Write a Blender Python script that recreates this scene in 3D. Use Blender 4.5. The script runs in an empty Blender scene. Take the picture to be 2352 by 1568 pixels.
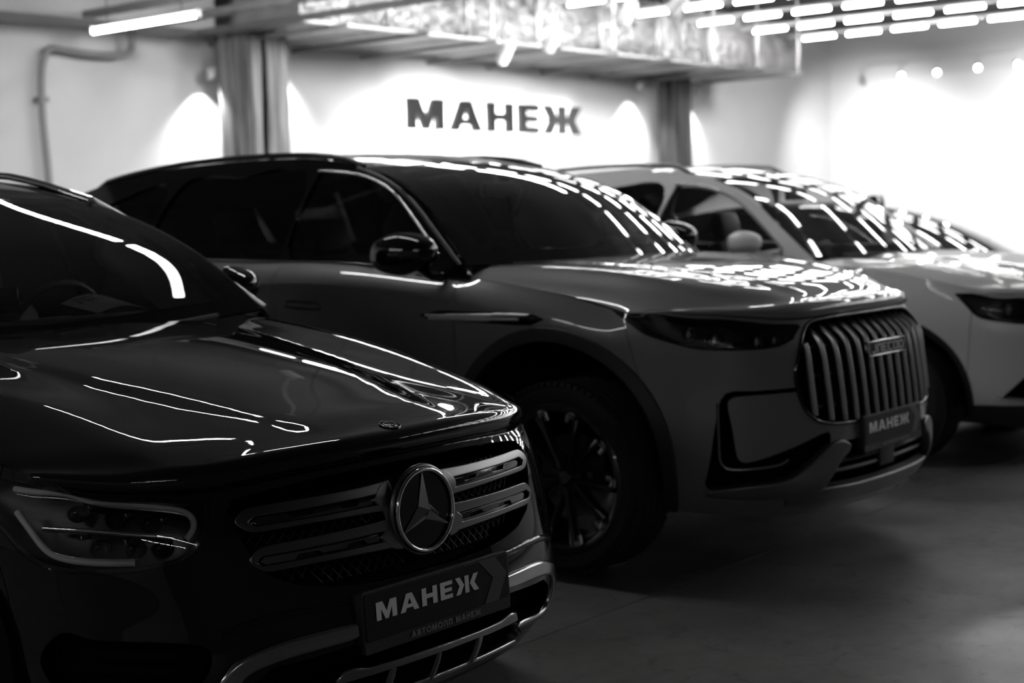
import bpy, math, random
import numpy as np
from mathutils import Vector, Matrix
from mathutils.geometry import delaunay_2d_cdt
scene=bpy.context.scene
COL=scene.collection
random.seed(7); rng=np.random.default_rng(7)
# ------------------------------------------------------------------ camera, world, exposure
F_PX=3507.0; CAM_H=1.4223; PITCH=.0834; ROLL=-.0285; HEAD=-.6865
def cam_axes():
    R0=np.array([1,0,0.]);F=np.array([0,math.cos(PITCH),-math.sin(PITCH)]);U=np.array([0,math.sin(PITCH),math.cos(PITCH)])
    c,s=math.cos(ROLL),math.sin(ROLL);R=c*R0+s*U;U=-s*R0+c*U
    M=np.array([[-math.sin(HEAD),math.cos(HEAD),0],[-math.cos(HEAD),-math.sin(HEAD),0],[0,0,1.]])
    return M@R,M@U,M@F
cR,cU,cF=cam_axes()
cam=bpy.data.cameras.new('camera');camo=bpy.data.objects.new('camera',cam);COL.objects.link(camo)
camo.matrix_world=Matrix(((cR[0],cU[0],-cF[0],0),(cR[1],cU[1],-cF[1],0),(cR[2],cU[2],-cF[2],CAM_H),(0,0,0,1)))
cam.sensor_width=36;cam.lens=36*F_PX/2352;cam.clip_start=.05;cam.clip_end=200
cam.dof.use_dof=True;cam.dof.aperture_fstop=2.8;cam.dof.aperture_blades=0
cam.dof.focus_distance=3.76
scene.camera=camo
world=bpy.data.worlds.new('world');scene.world=world;world.use_nodes=True
world.node_tree.nodes['Background'].inputs[0].default_value=(0,0,0,1)
world.node_tree.nodes['Background'].inputs[1].default_value=0
vs=scene.view_settings;vs.view_transform='Standard';vs.look='None';vs.exposure=0.0;vs.gamma=1.0;vs.use_curve_mapping=False
try:
    scene.cycles.use_light_tree=False;scene.cycles.use_adaptive_sampling=True;scene.cycles.adaptive_threshold=.03;scene.cycles.max_bounces=5;scene.cycles.diffuse_bounces=2;scene.cycles.glossy_bounces=4;scene.cycles.transparent_max_bounces=12;scene.cycles.sample_clamp_indirect=4.0
    scene.cycles.caustics_reflective=False;scene.cycles.caustics_refractive=False
except Exception: pass
TUBE_LONG=62.0; TUBE_ROW=38.0; SPOT_W=420.0; HALO=24.0; WASH=245.0; AISLE=420.0
# ------------------------------------------------------------------ materials
MATS={}
def mat(name,col,rough=.5,metal=0.,coat=0.,coatr=.03,spec=.5,emit=0.,bump=None,vary=None,alpha=None,ior=1.5):
    """grey-scale procedural material; bump=(scale,strength,detail[,dist]); vary=(scale,low,high)"""
    if name in MATS:return MATS[name]
    m=bpy.data.materials.new(name);m.use_nodes=True;nt=m.node_tree;b=nt.nodes['Principled BSDF']
    c=(col,col,col,1) if not isinstance(col,tuple) else col
    b.inputs['Base Color'].default_value=c;b.inputs['Roughness'].default_value=rough;b.inputs['Metallic'].default_value=metal
    b.inputs['Coat Weight'].default_value=coat;b.inputs['Coat Roughness'].default_value=coatr
    b.inputs['Specular IOR Level'].default_value=spec;b.inputs['IOR'].default_value=ior
    if emit:
        b.inputs['Emission Color'].default_value=(1,1,1,1);b.inputs['Emission Strength'].default_value=emit
    tc=None
    if bump or vary:
        tc=nt.nodes.new('ShaderNodeTexCoord')
    if vary:
        n=nt.nodes.new('ShaderNodeTexNoise');n.inputs['Scale'].default_value=vary[0];n.inputs['Detail'].default_value=8;n.inputs['Roughness'].default_value=.62
        r=nt.nodes.new('ShaderNodeValToRGB');r.color_ramp.elements[0].position=.32;r.color_ramp.elements[1].position=.7
        r.color_ramp.elements[0].color=(vary[1],)*3+(1,);r.color_ramp.elements[1].color=(vary[2],)*3+(1,)
        nt.links.new(tc.outputs['Object'],n.inputs['Vector']);nt.links.new(n.outputs['Fac'],r.inputs['Fac']);nt.links.new(r.outputs['Color'],b.inputs['Base Color'])
    if bump:
        n=nt.nodes.new('ShaderNodeTexNoise');n.inputs['Scale'].default_value=bump[0];n.inputs['Detail'].default_value=bump[2]
        k=nt.nodes.new('ShaderNodeBump');k.inputs['Strength'].default_value=bump[1];k.inputs['Distance'].default_value=bump[3] if len(bump)>3 else .01
        nt.links.new(tc.outputs['Object'],n.inputs['Vector']);nt.links.new(n.outputs['Fac'],k.inputs['Height']);nt.links.new(k.outputs['Normal'],b.inputs['Normal'])
    MATS[name]=m;return m
def glass(name,tint,refl=1.0,rough=.0,ior=1.5):
    """thin pane: tinted see-through plus Fresnel reflection"""
    if name in MATS:return MATS[name]
    m=bpy.data.materials.new(name);m.use_nodes=True;nt=m.node_tree;nt.nodes.clear()
    o=nt.nodes.new('ShaderNodeOutputMaterial');mx=nt.nodes.new('ShaderNodeMixShader');t=nt.nodes.new('ShaderNodeBsdfTransparent');g=nt.nodes.new('ShaderNodeBsdfGlossy')
    t.inputs[0].default_value=(tint,tint,tint,1);g.inputs['Color'].default_value=(refl,refl,refl,1);g.inputs['Roughness'].default_value=rough
    fr=nt.nodes.new('ShaderNodeFresnel');fr.inputs['IOR'].default_value=ior
    nt.links.new(fr.outputs[0],mx.inputs[0]);nt.links.new(t.outputs[0],mx.inputs[1]);nt.links.new(g.outputs[0],mx.inputs[2]);nt.links.new(mx.outputs[0],o.inputs[0])
    MATS[name]=m;return m
def emis(name,strength):
    if name in MATS:return MATS[name]
    m=bpy.data.materials.new(name);m.use_nodes=True;nt=m.node_tree;nt.nodes.clear()
    o=nt.nodes.new('ShaderNodeOutputMaterial');e=nt.nodes.new('ShaderNodeEmission');e.inputs[0].default_value=(1,1,1,1);e.inputs[1].default_value=strength
    nt.links.new(e.outputs[0],o.inputs[0]);MATS[name]=m;return m
mat('paint_black',.006,rough=.5,coat=1.0,coatr=.012,spec=.0)
mat('paint_grey',.17,rough=.45,metal=.3,coat=1.0,coatr=.012,spec=.0)
mat('paint_white',.80,spec=.0,rough=.5,coat=1.0,coatr=.03)
mat('paint_dark',.012,spec=.0,rough=.5,coat=1.0,coatr=.03)
mat('gloss_black',.004,rough=.08,spec=.5)
mat('plastic_black',.012,rough=.55)
mat('trim_grey',.03,rough=.45)
mat('shell_black',.003,rough=.9,spec=.05)
mat('chrome',.75,rough=.07,metal=1.)
mat('satin_silver',.155,rough=.30,metal=1.)
mat('blade_silver',.8,rough=.42,metal=1.)
mat('skid_chrome',.38,rough=.14,metal=1.)
mat('insert_chrome',.22,rough=.06,metal=1.)
mat('bar_silver',.42,rough=.28,metal=1.)
mat('dark_chrome',.30,rough=.16,metal=1.)
mat('rubber',.014,rough=.75,bump=(60,.15,3,.002))
mat('rim_black',.01,rough=.3,coat=.5)
mat('rim_machined',.55,rough=.3,metal=1.)
mat('brake',.25,rough=.4,metal=1.)
mat('leather',.05,rough=.55,bump=(180,.2,4,.001))
mat('dash',.035,rough=.6)
mat('headliner',.3,rough=.9)
mat('print_white',.85,rough=.6)
mat('print_grey',.2,rough=.6)
mat('plate_black',.004,rough=.5,spec=.25)
mat('plate_arrow',.06,rough=.5)
mat('paper',.9,rough=.8)
mat('ink',.05,rough=.8)
mat('lamp_lens_grey',.8,rough=.3,spec=.6)
mat('lamp_housing',.02,rough=.3,metal=.3)
mat('reflector',.6,rough=.12,metal=1.)
glass('glass_clear',.80,ior=1.52);glass('glass_tint',.16,ior=1.52);glass('glass_dark',.05,ior=1.52);glass('lens_clear',.85,ior=1.5)
emis('tube_long',TUBE_LONG);emis('tube_row',TUBE_ROW);emis('spot_face',40.);emis('halo',HALO)
mat('projector',.9,rough=.02,spec=1.0,ior=1.6)
# ------------------------------------------------------------------ mesh helpers
def empty(name,loc=(0,0,0),rz=0,parent=None):
    o=bpy.data.objects.new(name,None);COL.objects.link(o);o.location=loc;o.rotation_euler=(0,0,rz);o.empty_display_size=.1
    if parent:o.parent=parent
    return o
def tag(o,label=None,cat=None,group=None,kind=None):
    if label:o['label']=label
    if cat:o['category']=cat
    if group:o['group']=group
    if kind:o['kind']=kind
    return o
def mesh(name,V,Fc,m,parent=None,smooth=True,N=None,kind=None):
    me=bpy.data.meshes.new(name);me.from_pydata([tuple(map(float,v)) for v in V],[],[tuple(map(int,f)) for f in Fc]);me.update()
    if smooth and len(me.polygons):
        me.polygons.foreach_set('use_smooth',[True]*len(me.polygons))
        if N is not None:
            me.normals_split_custom_set_from_vertices([tuple(map(float,n)) for n in N])
    me.materials.append(MATS[m] if isinstance(m,str) else m)
    o=bpy.data.objects.new(name,me);COL.objects.link(o)
    if parent:o.parent=parent
    if kind:o['kind']=kind
    return o
class MB:
    """collects simple solids for ONE mesh object"""
    def __init__(s):s.V=[];s.F=[]
    def add(s,V,Fc):
        n=len(s.V);s.V+=[tuple(v) for v in V];s.F+=[tuple(i+n for i in f) for f in Fc];return s
    def box(s,c,d,M=None):
        x,y,z=np.array(d)/2.;V=np.array([(-x,-y,-z),(x,-y,-z),(x,y,-z),(-x,y,-z),(-x,-y,z),(x,-y,z),(x,y,z),(-x,y,z)])
        if M is not None:V=V@np.array(M).T
        return s.add(V+np.array(c),[(0,3,2,1),(4,5,6,7),(0,1,5,4),(1,2,6,5),(2,3,7,6),(3,0,4,7)])
    def rbox(s,c,d,r=.01,M=None,n=3):
        """box with rounded vertical edges and chamfered rims"""
        x,y,z=np.array(d)/2.;r=min(r,x*.99,y*.99,z*.99);ring=[]
        for cx,cy,a0 in((x-r,y-r,0),(-x+r,y-r,90),(-x+r,-y+r,180),(x-r,-y+r,270)):
            for k in range(n+1):
                a=math.radians(a0+90*k/n);ring.append((cx+r*math.cos(a),cy+r*math.sin(a)))
        ring=np.array(ring);m=len(ring);c0=np.array([np.sign(ring[:,0])*(x-r),np.sign(ring[:,1])*(y-r)]).T
        lv=[(-z,.0),(-z+.3*r,.7),(-z+r,1),(z-r,1),(z-.3*r,.7),(z,.0)]
        V=[]
        for zz,f in lv:
            p=c0+(ring-c0)*f if f<1 else ring
            V+=[(q[0],q[1],zz) for q in p]
        Fc=[(i*m+k,i*m+(k+1)%m,(i+1)*m+(k+1)%m,(i+1)*m+k) for i in range(5) for k in range(m)]
        Fc+=[tuple(range(m))[::-1],tuple(range(5*m,6*m))]
        V=np.array(V)
        if M is not None:V=V@np.array(M).T
        return s.add(V+np.array(c),Fc)
    def tube(s,P,r,n=10,cap=True,ry=None,closed=False,up=None):
        P=np.asarray(P,float);m=len(P);r=np.broadcast_to(np.asarray(r,float),(m,));ry=r if ry is None else np.broadcast_to(np.asarray(ry,float),(m,))
        T=np.gradient(P,axis=0) if not closed else (np.roll(P,-1,0)-np.roll(P,1,0))
        T/=np.maximum(np.linalg.norm(T,axis=1),1e-9)[:,None]
        a=np.array(up if up is not None else ([0,0,1.] if abs(T[0,2])<.9 else [1.,0,0]),float);V=[]
        for i in range(m):
            a=a-T[i]*(a@T[i]);a/=max(np.linalg.norm(a),1e-9);b=np.cross(T[i],a)
            for k in range(n):
                t=2*math.pi*k/n;V.append(P[i]+a*ry[i]*math.sin(t)+b*r[i]*math.cos(t))
        Fc=[(i*n+k,i*n+(k+1)%n,((i+1)%m)*n+(k+1)%n,((i+1)%m)*n+k) for i in range(m if closed else m-1) for k in range(n)]
        if cap and not closed:Fc+=[tuple(range(n))[::-1],tuple(range((m-1)*n,m*n))]
        return s.add(V,Fc)
    def lathe(s,prof,n=48,axis='y',c=(0,0,0)):
        """profile rows (radius, along-axis); closed surface of revolution"""
        V=[]
        for k in range(n):
            t=2*math.pi*k/n
            for r,h in prof:
                p={'y':(r*math.cos(t),h,r*math.sin(t)),'z':(r*math.cos(t),r*math.sin(t),h),'x':(h,r*math.cos(t),r*math.sin(t))}[axis]
                V.append(np.array(p)+np.array(c))
        m=len(prof);Fc=[(k*m+i,k*m+i+1,((k+1)%n)*m+i+1,((k+1)%n)*m+i) for k in range(n) for i in range(m-1)]
        return s.add(V,Fc)
    def prism(s,poly,z0,z1,M=None,off=(0,0,0)):
        m=len(poly);V=[(p[0],p[1],z0) for p in poly]+[(p[0],p[1],z1) for p in poly];V=np.array(V,float)
        Fc=[tuple(range(m))[::-1],tuple(range(m,2*m))]+[(k,(k+1)%m,m+(k+1)%m,m+k) for k in range(m)]
        if M is not None:V=V@np.array(M).T
        return s.add(V+np.array(off),Fc)
    def obj(s,name,m,parent=None,smooth=False,kind=None,auto=None):
        o=mesh(name,s.V,s.F,m,parent,smooth,kind=kind)
        if auto is not None:
            me=o.data
            me.polygons.foreach_set('use_smooth',[True]*len(me.polygons))
            me.set_sharp_from_angle(angle=math.radians(auto))
        return o
def copy_tree(o,parent=None):
    c=o.copy();COL.objects.link(c);c.parent=parent
    for ch in list(o.children):copy_tree(ch,c)
    return c
def in_poly(p,poly):
    p=np.asarray(p);poly=np.asarray(poly);x,y=p[:,0][:,None],p[:,1][:,None]
    a=poly;b=np.roll(poly,-1,0)
    c=((a[:,1]>y)!=(b[:,1]>y))&(x<(b[:,0]-a[:,0])*(y-a[:,1])/np.where(abs(b[:,1]-a[:,1])<1e-12,1e-12,b[:,1]-a[:,1])+a[:,0])
    return c.sum(1)%2==1
def seg_dist(p,poly):
    a=np.asarray(poly);b=np.roll(a,-1,0);d=b-a;L=np.maximum((d**2).sum(1),1e-12)
    out=np.full(len(p),9.)
    for i in range(0,len(p),4000):
        q=p[i:i+4000][:,None];t=np.clip(((q-a)*d).sum(2)/L,0,1);out[i:i+4000]=np.sqrt((((a+t[...,None]*d)-q)**2).sum(2).min(1))
    return out
def resample(poly,sp):
    P=np.asarray(poly,float);out=[]
    for i in range(len(P)):
        a,b=P[i],P[(i+1)%len(P)];n=max(1,int(math.ceil(np.linalg.norm(b-a)/sp)))
        out+=[a+(b-a)*k/n for k in range(n)]
    return np.array(out)
def inset(poly,d):
    """move a closed polyline inward by d (negative: outward)"""
    P=np.asarray(poly,float);k=np.linalg.norm(np.roll(P,-1,0)-P,axis=1)>1e-6;P=P[k]
    area=.5*np.sum(P[:,0]*np.roll(P[:,1],-1)-np.roll(P[:,0],-1)*P[:,1]);sg=1 if area>0 else -1
    e=np.roll(P,-1,0)-P;e/=np.linalg.norm(e,axis=1)[:,None];n=np.stack([-e[:,1],e[:,0]],1)*sg
    m=n+np.roll(n,1,0);l=np.linalg.norm(m,axis=1)[:,None];m=m/np.maximum(l,.3)
    c=(m*n).sum(1)[:,None];return P+m*d/np.maximum(c,.5)
def tri2d(inc,exc,sp,grid=True):
    """triangulate (inside every inc polygon) minus (any exc polygon)"""
    inc=[resample(p,sp) for p in inc];exc=[resample(p,sp) for p in exc];V=[];E=[]
    for p in inc+exc:
        n=len(V);V+=list(p);E+=[(n+i,n+(i+1)%len(p)) for i in range(len(p))]
    lo=np.max([p.min(0) for p in inc],0);hi=np.min([p.max(0) for p in inc],0)
    if grid:
        g=np.arange(lo[0]+sp*.5,hi[0],sp);h=np.arange(lo[1]+sp*.5,hi[1],sp*.87)
        if len(g) and len(h):
            G=np.array([(a+(.5*sp if j%2 else 0),b) for j,b in enumerate(h) for a in g])
            ok=np.ones(len(G),bool)
            for p in inc:ok&=in_poly(G,p)
            for p in exc:ok&=~in_poly(G,p)
            G=G[ok]
            if len(G):
                for p in inc+exc:
                    if len(G):G=G[seg_dist(G,p)>.45*sp]
                V+=list(G)
    r=delaunay_2d_cdt([Vector((float(v[0]),float(v[1]))) for v in V],E,[],0,1e-7,False)
    P=np.array([(v.x,v.y) for v in r[0]]);T=np.array([f for f in r[2] if len(f)==3])
    c=P[T].mean(1);ok=np.ones(len(T),bool)
    for p in inc:ok&=in_poly(c,p)
    for p in exc:ok&=~in_poly(c,p)
    a=P[T];ar=abs((a[:,1,0]-a[:,0,0])*(a[:,2,1]-a[:,0,1])-(a[:,2,0]-a[:,0,0])*(a[:,1,1]-a[:,0,1]));ok&=ar>1e-10
    T=T[ok];u=np.unique(T);m=np.zeros(len(P),int);m[u]=np.arange(len(u));return P[u],m[T]
CENTRE=np.array([-1.2,0,.62])
def panel(name,srf,inc,m,parent,exc=(),sp=.035,off=0.,depth=.014,gap=.0,bev=0.,mirror=False,centre=None,back=False):
    """piece of a surface bounded by outlines in the surface's own coordinates, with turned-in edges"""
    inc=[np.asarray(p,float) for p in inc];exc=[np.asarray(p,float) for p in exc]
    if gap:
        inc=[inset(resample(p,sp),gap) for p in inc];exc=[inset(resample(p,sp),-gap) for p in exc]
    lv=None
    if bev:
        inc0,exc0=inc,exc
        inc=[inset(resample(p,sp),bev) for p in inc];exc=[inset(resample(p,sp),-bev) for p in exc]
    P,T=tri2d(inc,exc,sp)
    n=srf.normal(P);X=srf(P);ctr=CENTRE if centre is None else np.asarray(centre,float)
    if ((X-ctr)*n).sum(1).mean()<0:n=-n
    a=X[T];fn=np.cross(a[:,1]-a[:,0],a[:,2]-a[:,0])
    if (fn*n[T].mean(1)).sum()<0:T=T[:,::-1]
    # boundary edges
    E=np.concatenate([T[:,[0,1]],T[:,[1,2]],T[:,[2,0]]]);key=set(map(tuple,E.tolist()));B=[e for e in map(tuple,E.tolist()) if (e[1],e[0]) not in key]
    V=X+n*off;Nn=n;Fc=T.tolist()
    bv=sorted({i for e in B for i in e})
    if B:
        # outward direction in the surface at boundary vertices
        idx={b:i for i,b in enumerate(bv)};od=np.zeros((len(bv),3))
        for i,j in B:
            t=X[j]-X[i];o=np.cross(t,n[i]);l=np.linalg.norm(o)
            if l>1e-9:
                o/=l;od[idx[i]]+=o;od[idx[j]]+=o
        od/=np.maximum(np.linalg.norm(od,axis=1),1e-9)[:,None]
        base=V[bv];bn=n[bv];rings=[]
        if bev:
            for f,h in((.62,.22),(.93,.62),(1.,1.)):
                q=base+od*bev*f-bn*bev*h;nn=bn*(1-h)+od*(f*.9);nn/=np.linalg.norm(nn,axis=1)[:,None];rings.append((q,nn))
            prev={b:b for b in bv};k=len(V)
            for q,nn in rings:
                V=np.concatenate([V,q]);Nn=np.concatenate([Nn,nn]);cur={b:k+idx[b] for b in bv}
                Fc+=[(prev[j],prev[i],cur[i],cur[j]) for i,j in B];prev=cur;k+=len(bv)
            base=rings[-1][0]
        if depth:
            k=len(V);V=np.concatenate([V,base,base-bn*depth]);Nn=np.concatenate([Nn,od,od]);L=len(bv)
            Fc+=[(k+idx[j],k+idx[i],k+L+idx[i],k+L+idx[j]) for i,j in B]
            if back:
                k2=len(V);V=np.concatenate([V,X+n*(off-depth-(bev or 0))]);Nn=np.concatenate([Nn,-n]);Fc+=[tuple(k2+q for q in t[::-1]) for t in T.tolist()]
    out=[mesh(name,V,Fc,m,parent,True,Nn)]
    if mirror:
        Vm=V*[1,-1,1];Nm=Nn*[1,-1,1];out.append(mesh(name,Vm,[tuple(f)[::-1] for f in Fc],m,parent,True,Nm))
    return out
class Flat:
    """flat surface: origin, two axes"""
    def __init__(s,o,a,b):s.o,s.a,s.b=map(lambda q:np.asarray(q,float),(o,a,b));s.n=np.cross(s.a,s.b);s.n/=np.linalg.norm(s.n)
    def __call__(s,uv):uv=np.atleast_2d(uv);return s.o+uv[:,:1]*s.a+uv[:,1:2]*s.b
    def normal(s,uv):return np.repeat(s.n[None],len(np.atleast_2d(uv)),0)
class HF:
    """height field y(x,z) of a car flank"""
    def __init__(s,fn):s.fn=fn
    def __call__(s,uv):uv=np.atleast_2d(uv);return np.stack([uv[:,0],s.fn(uv[:,0],uv[:,1]),uv[:,1]],1)
    def normal(s,uv):
        uv=np.atleast_2d(uv);e=2e-3;a=s(uv+[e,0])-s(uv-[e,0]);b=s(uv+[0,e])-s(uv-[0,e]);n=np.cross(a,b);n=n/np.linalg.norm(n,axis=1)[:,None]
        return np.where(n[:,1:2]<0,-n,n)
# ------------------------------------------------------------------ lettering (heavy sans capitals, unit height)
def _arc(cx,cy,rx,ry,a0,a1,n=14):
    return [(cx+rx*math.cos(math.radians(a0+(a1-a0)*k/n)),cy+ry*math.sin(math.radians(a0+(a1-a0)*k/n))) for k in range(n+1)]
GLY={
 'М':(1.08,[[(0,0),(.25,0),(.25,.62),(.46,.0),(.62,0),(.83,.62),(.83,0),(1.08,0),(1.08,1),(.74,1),(.54,.42),(.34,1),(0,1)]],[]),
 'А':(1.02,[[(0,0),(.27,0),(.335,.2),(.685,.2),(.75,0),(1.02,0),(.67,1),(.35,1)]],[[(.40,.4),(.62,.4),(.51,.74)]]),
 'Н':(.86,[[(0,0),(.25,0),(.25,.39),(.61,.39),(.61,0),(.86,0),(.86,1),(.61,1),(.61,.63),(.25,.63),(.25,1),(0,1)]],[]),
 'Е':(.70,[[(0,0),(.70,0),(.70,.23),(.25,.23),(.25,.39),(.66,.39),(.66,.61),(.25,.61),(.25,.77),(.70,.77),(.70,1),(0,1)]],[]),
 'Ж':(1.36,[[(0,0),(.27,0),(.50,.5),(.27,1),(0,1),(.23,.5)],[(.555,0),(.79,0),(.79,1),(.555,1)],[(.85,.5),(1.08,1),(1.36,1),(1.12,.5),(1.36,0),(1.08,0)]],[]),
 'В':(.80,[[(0,0)]+[(.45,0)]+_arc(.5,.285,.3,.285,-80,70)+_arc(.46,.74,.28,.26,-60,90)+[(0,1)]],[[(.25,.2),(.45,.2),(.53,.29),(.45,.4),(.25,.4)],[(.25,.6),(.42,.6),(.49,.69),(.42,.8),(.25,.8)]]),
 'Т':(.80,[[(.275,0),(.525,0),(.525,.77),(.80,.77),(.80,1),(0,1),(0,.77),(.275,.77)]],[]),
 'О':(1.06,[_arc(.53,.5,.53,.52,0,340,30)],[_arc(.53,.5,.28,.29,0,340,24)]),
 'Л':(.90,[[(0,-.02),(.16,0),(.24,.06),(.29,.2),(.33,.77),(.65,.77),(.65,0),(.90,0),(.90,1),(.11,1),(.06,.35),(.03,.22),(0,.2)]],[]),
 'J':(.62,[[(0,0),(.48,0),(.62,.14),(.62,1),(.46,1),(.46,.16),(0,.16)]],[]),
 'Λ':(.66,[[(0,0),(.16,0),(.16,.78),(.5,.84),(.5,0),(.66,0),(.66,1),(.14,1),(0,.86)]],[]),
 'E':(.62,[[(0,0),(.62,0),(.62,.16),(.16,.16),(.16,.42),(.56,.42),(.56,.58),(.16,.58),(.16,.84),(.62,.84),(.62,1),(0,1)]],[]),
 'C':(.66,[[(0,.12),(.12,0),(.66,0),(.66,.16),(.16,.16),(.16,.84),(.66,.84),(.66,1),(.12,1),(0,.88)]],[]),
 'O':(.70,[[(0,.12),(.12,0),(.58,0),(.70,.12),(.70,.88),(.58,1),(.12,1),(0,.88)]],[[(.16,.16),(.54,.16),(.54,.84),(.16,.84)]]),
 '4':(.66,[[(.42,0),(.58,0),(.58,.2),(.66,.2),(.66,.34),(.58,.34),(.58,1),(.40,1),(0,.36),(0,.2),(.42,.2)]],[[(.17,.34),(.42,.34),(.42,.74)]]),
 '1':(.4,[[(.2,0),(.38,0),(.38,1),(.22,1),(0,.84),(0,.66),(.2,.78)]],[]),
 '6':(.62,[_arc(.31,.31,.31,.32,-180,90,18)+[(.5,1),(.32,1),(.03,.5)]],[_arc(.31,.31,.14,.15,0,330,12)]),
 '0':(.62,[_arc(.31,.5,.31,.5,0,340,22)],[_arc(.31,.5,.15,.33,0,340,16)]),
}
def letters(text,h,gapw=.14,space=.45):
    """list of (char, x offset, polygons, holes) scaled to height h, total width"""
    x=0;out=[]
    for ch in text:
        if ch==' ':x+=space*h;continue
        w,ps,hs=GLY[ch];out.append((ch,x,[np.array(p)*h+[x,0] for p in ps],[np.array(q)*h+[x,0] for q in hs]));x+=(w+gapw)*h
    return out,x-gapw*h
def letter_objs(text,h,flat,x0,y0,m,parent,depth=.001,name='letter',sx=1.,gapw=.14,off=.0008,bev=0,space=.45,centre=(0,0,-50)):
    L,w=letters(text,h,gapw,space);obs=[]
    for ch,x,ps,hs in L:
        V=[];Fc=[];N=[]
        for p in ps:
            inner=[q for q in hs if in_poly(np.array([q.mean(0)]),p)[0]]
            P,T=tri2d([p],inner,h*3,grid=False)
            Q=P*[sx,1]+[x0,y0];n=flat.n;X=flat(Q)
            a=X[T];fn=np.cross(a[:,1]-a[:,0],a[:,2]-a[:,0]);
            T=np.where(((fn@n)<0)[:,None],T[:,::-1],T)
            k=len(V);V+=list(X+n*(off+depth))+list(X+n*off);N+=[n]*len(X)*2
            Fc+=[tuple(t+k) for t in T]+[tuple((t+k+len(X))[::-1]) for t in T]
            E=np.concatenate([T[:,[0,1]],T[:,[1,2]],T[:,[2,0]]]).tolist();S_=set(map(tuple,E))
            Fc+=[(k+j,k+i,k+len(X)+i,k+len(X)+j) for i,j in S_ if (j,i) not in S_]
        obs.append(mesh(name,V,Fc,m,parent,False))
    return obs,w*sx
#==CORE
class TS:
    """smooth tensor spline surface through a grid of points"""
    def __init__(s,P,u=None,v=None):
        s.P=np.asarray(P,float);m,n=s.P.shape[:2]
        s.u=np.asarray(u,float) if u is not None else s.ch(s.P)
        s.v=np.asarray(v,float) if v is not None else s.ch(s.P.transpose(1,0,2))
        s.Du,s.Dv=s.dm(s.u),s.dm(s.v);s._g=None
    @staticmethod
    def ch(P):
        d=np.linalg.norm(np.diff(P,axis=0),axis=2).mean(1)
        return np.concatenate([[0],np.cumsum(np.maximum(d,1e-4))])
    @staticmethod
    def dm(t):
        n=len(t);A=np.eye(n);B=np.zeros((n,n))
        for i in range(1,n-1):
            h0,h1=t[i]-t[i-1],t[i+1]-t[i]
            A[i,i-1:i+2]=[h0/6,(h0+h1)/3,h1/6];B[i,i-1:i+2]=[1/h0,-1/h0-1/h1,1/h1]
        return np.linalg.solve(A,B)
    @staticmethod
    def w(t,D,x):
        x=np.clip(np.asarray(x,float),t[0],t[-1])
        i=np.clip(np.searchsorted(t,x)-1,0,len(t)-2);h=t[i+1]-t[i]
        a=(t[i+1]-x)/h;b=1-a;W=np.zeros((len(x),len(t)));r=np.arange(len(x))
        W[r,i]+=a;W[r,i+1]+=b
        return W+((a**3-a)*h*h/6)[:,None]*D[i]+((b**3-b)*h*h/6)[:,None]*D[i+1]
    def __call__(s,uv):
        uv=np.atleast_2d(uv)
        a=s.w(s.u,s.Du,uv[:,0]);b=s.w(s.v,s.Dv,uv[:,1])
        m,n=s.P.shape[:2];return ((a@s.P.reshape(m,n*3)).reshape(len(a),n,3)*b[:,:,None]).sum(1)
    def normal(s,uv):
        uv=np.atleast_2d(np.asarray(uv,float));e=2e-3
        lo=np.array([s.u[0],s.v[0]]);hi=np.array([s.u[-1],s.v[-1]])
        f=lambda d:s(np.clip(uv+d,lo,hi))
        n=np.cross(f([e,0])-f([-e,0]),f([0,e])-f([0,-e]))
        return n/np.maximum(np.linalg.norm(n,axis=1),1e-12)[:,None]
    def inv(s,q,ax,ur=None):
        """uv of the surface points whose coordinates ax=(i,j) equal q"""
        q=np.atleast_2d(np.asarray(q,float));ax=list(ax)
        ur=ur or (s.u[0],s.u[-1])
        if s._g is None:s._g={}
        if ur not in s._g:
            U,V=np.meshgrid(np.linspace(ur[0],ur[1],160),np.linspace(s.v[0],s.v[-1],60),indexing='ij')
            g=np.stack([U.ravel(),V.ravel()],1);s._g[ur]=(g,s(g))
        g,G=s._g[ur];G=G[:,ax]
        k=((q[:,None]-G[None])**2).sum(2).argmin(1);uv=g[k].copy();e=1e-4
        for _ in range(8):
            f0=s(uv)[:,ax];a=(s(uv+[e,0])[:,ax]-s(uv-[e,0])[:,ax])/(2*e);b=(s(uv+[0,e])[:,ax]-s(uv-[0,e])[:,ax])/(2*e)
            d=q-f0;det=a[:,0]*b[:,1]-a[:,1]*b[:,0];det=np.where(abs(det)<1e-5,1e-5,det)
            st=np.stack([(d[:,0]*b[:,1]-d[:,1]*b[:,0])/det,(a[:,0]*d[:,1]-a[:,1]*d[:,0])/det],1)
            uv=uv+np.clip(st,-.08,.08)
            uv[:,0]=np.clip(uv[:,0],ur[0],ur[1]);uv[:,1]=np.clip(uv[:,1],s.v[0],s.v[-1])
        return uv
class Domed(TS):
    """spline surface with pressed creases added to its height"""
    fn=None
    def __call__(s,uv):
        X=TS.__call__(s,uv)
        if s.fn is not None:X=X+np.stack([0*X[:,0],0*X[:,0],s.fn(X[:,0],X[:,1])],1)
        return X
    def normal(s,uv):
        uv=np.atleast_2d(np.asarray(uv,float));e=1.5e-3
        lo=np.array([s.u[0],s.v[0]]);hi=np.array([s.u[-1],s.v[-1]])
        f=lambda d:s(np.clip(uv+d,lo,hi))
        n=np.cross(f([e,0])-f([-e,0]),f([0,e])-f([0,-e]))
        return n/np.maximum(np.linalg.norm(n,axis=1),1e-12)[:,None]
def sstep(x,a,b):
    t=np.clip((x-a)/(b-a),0,1);return t*t*(3-2*t)
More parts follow.
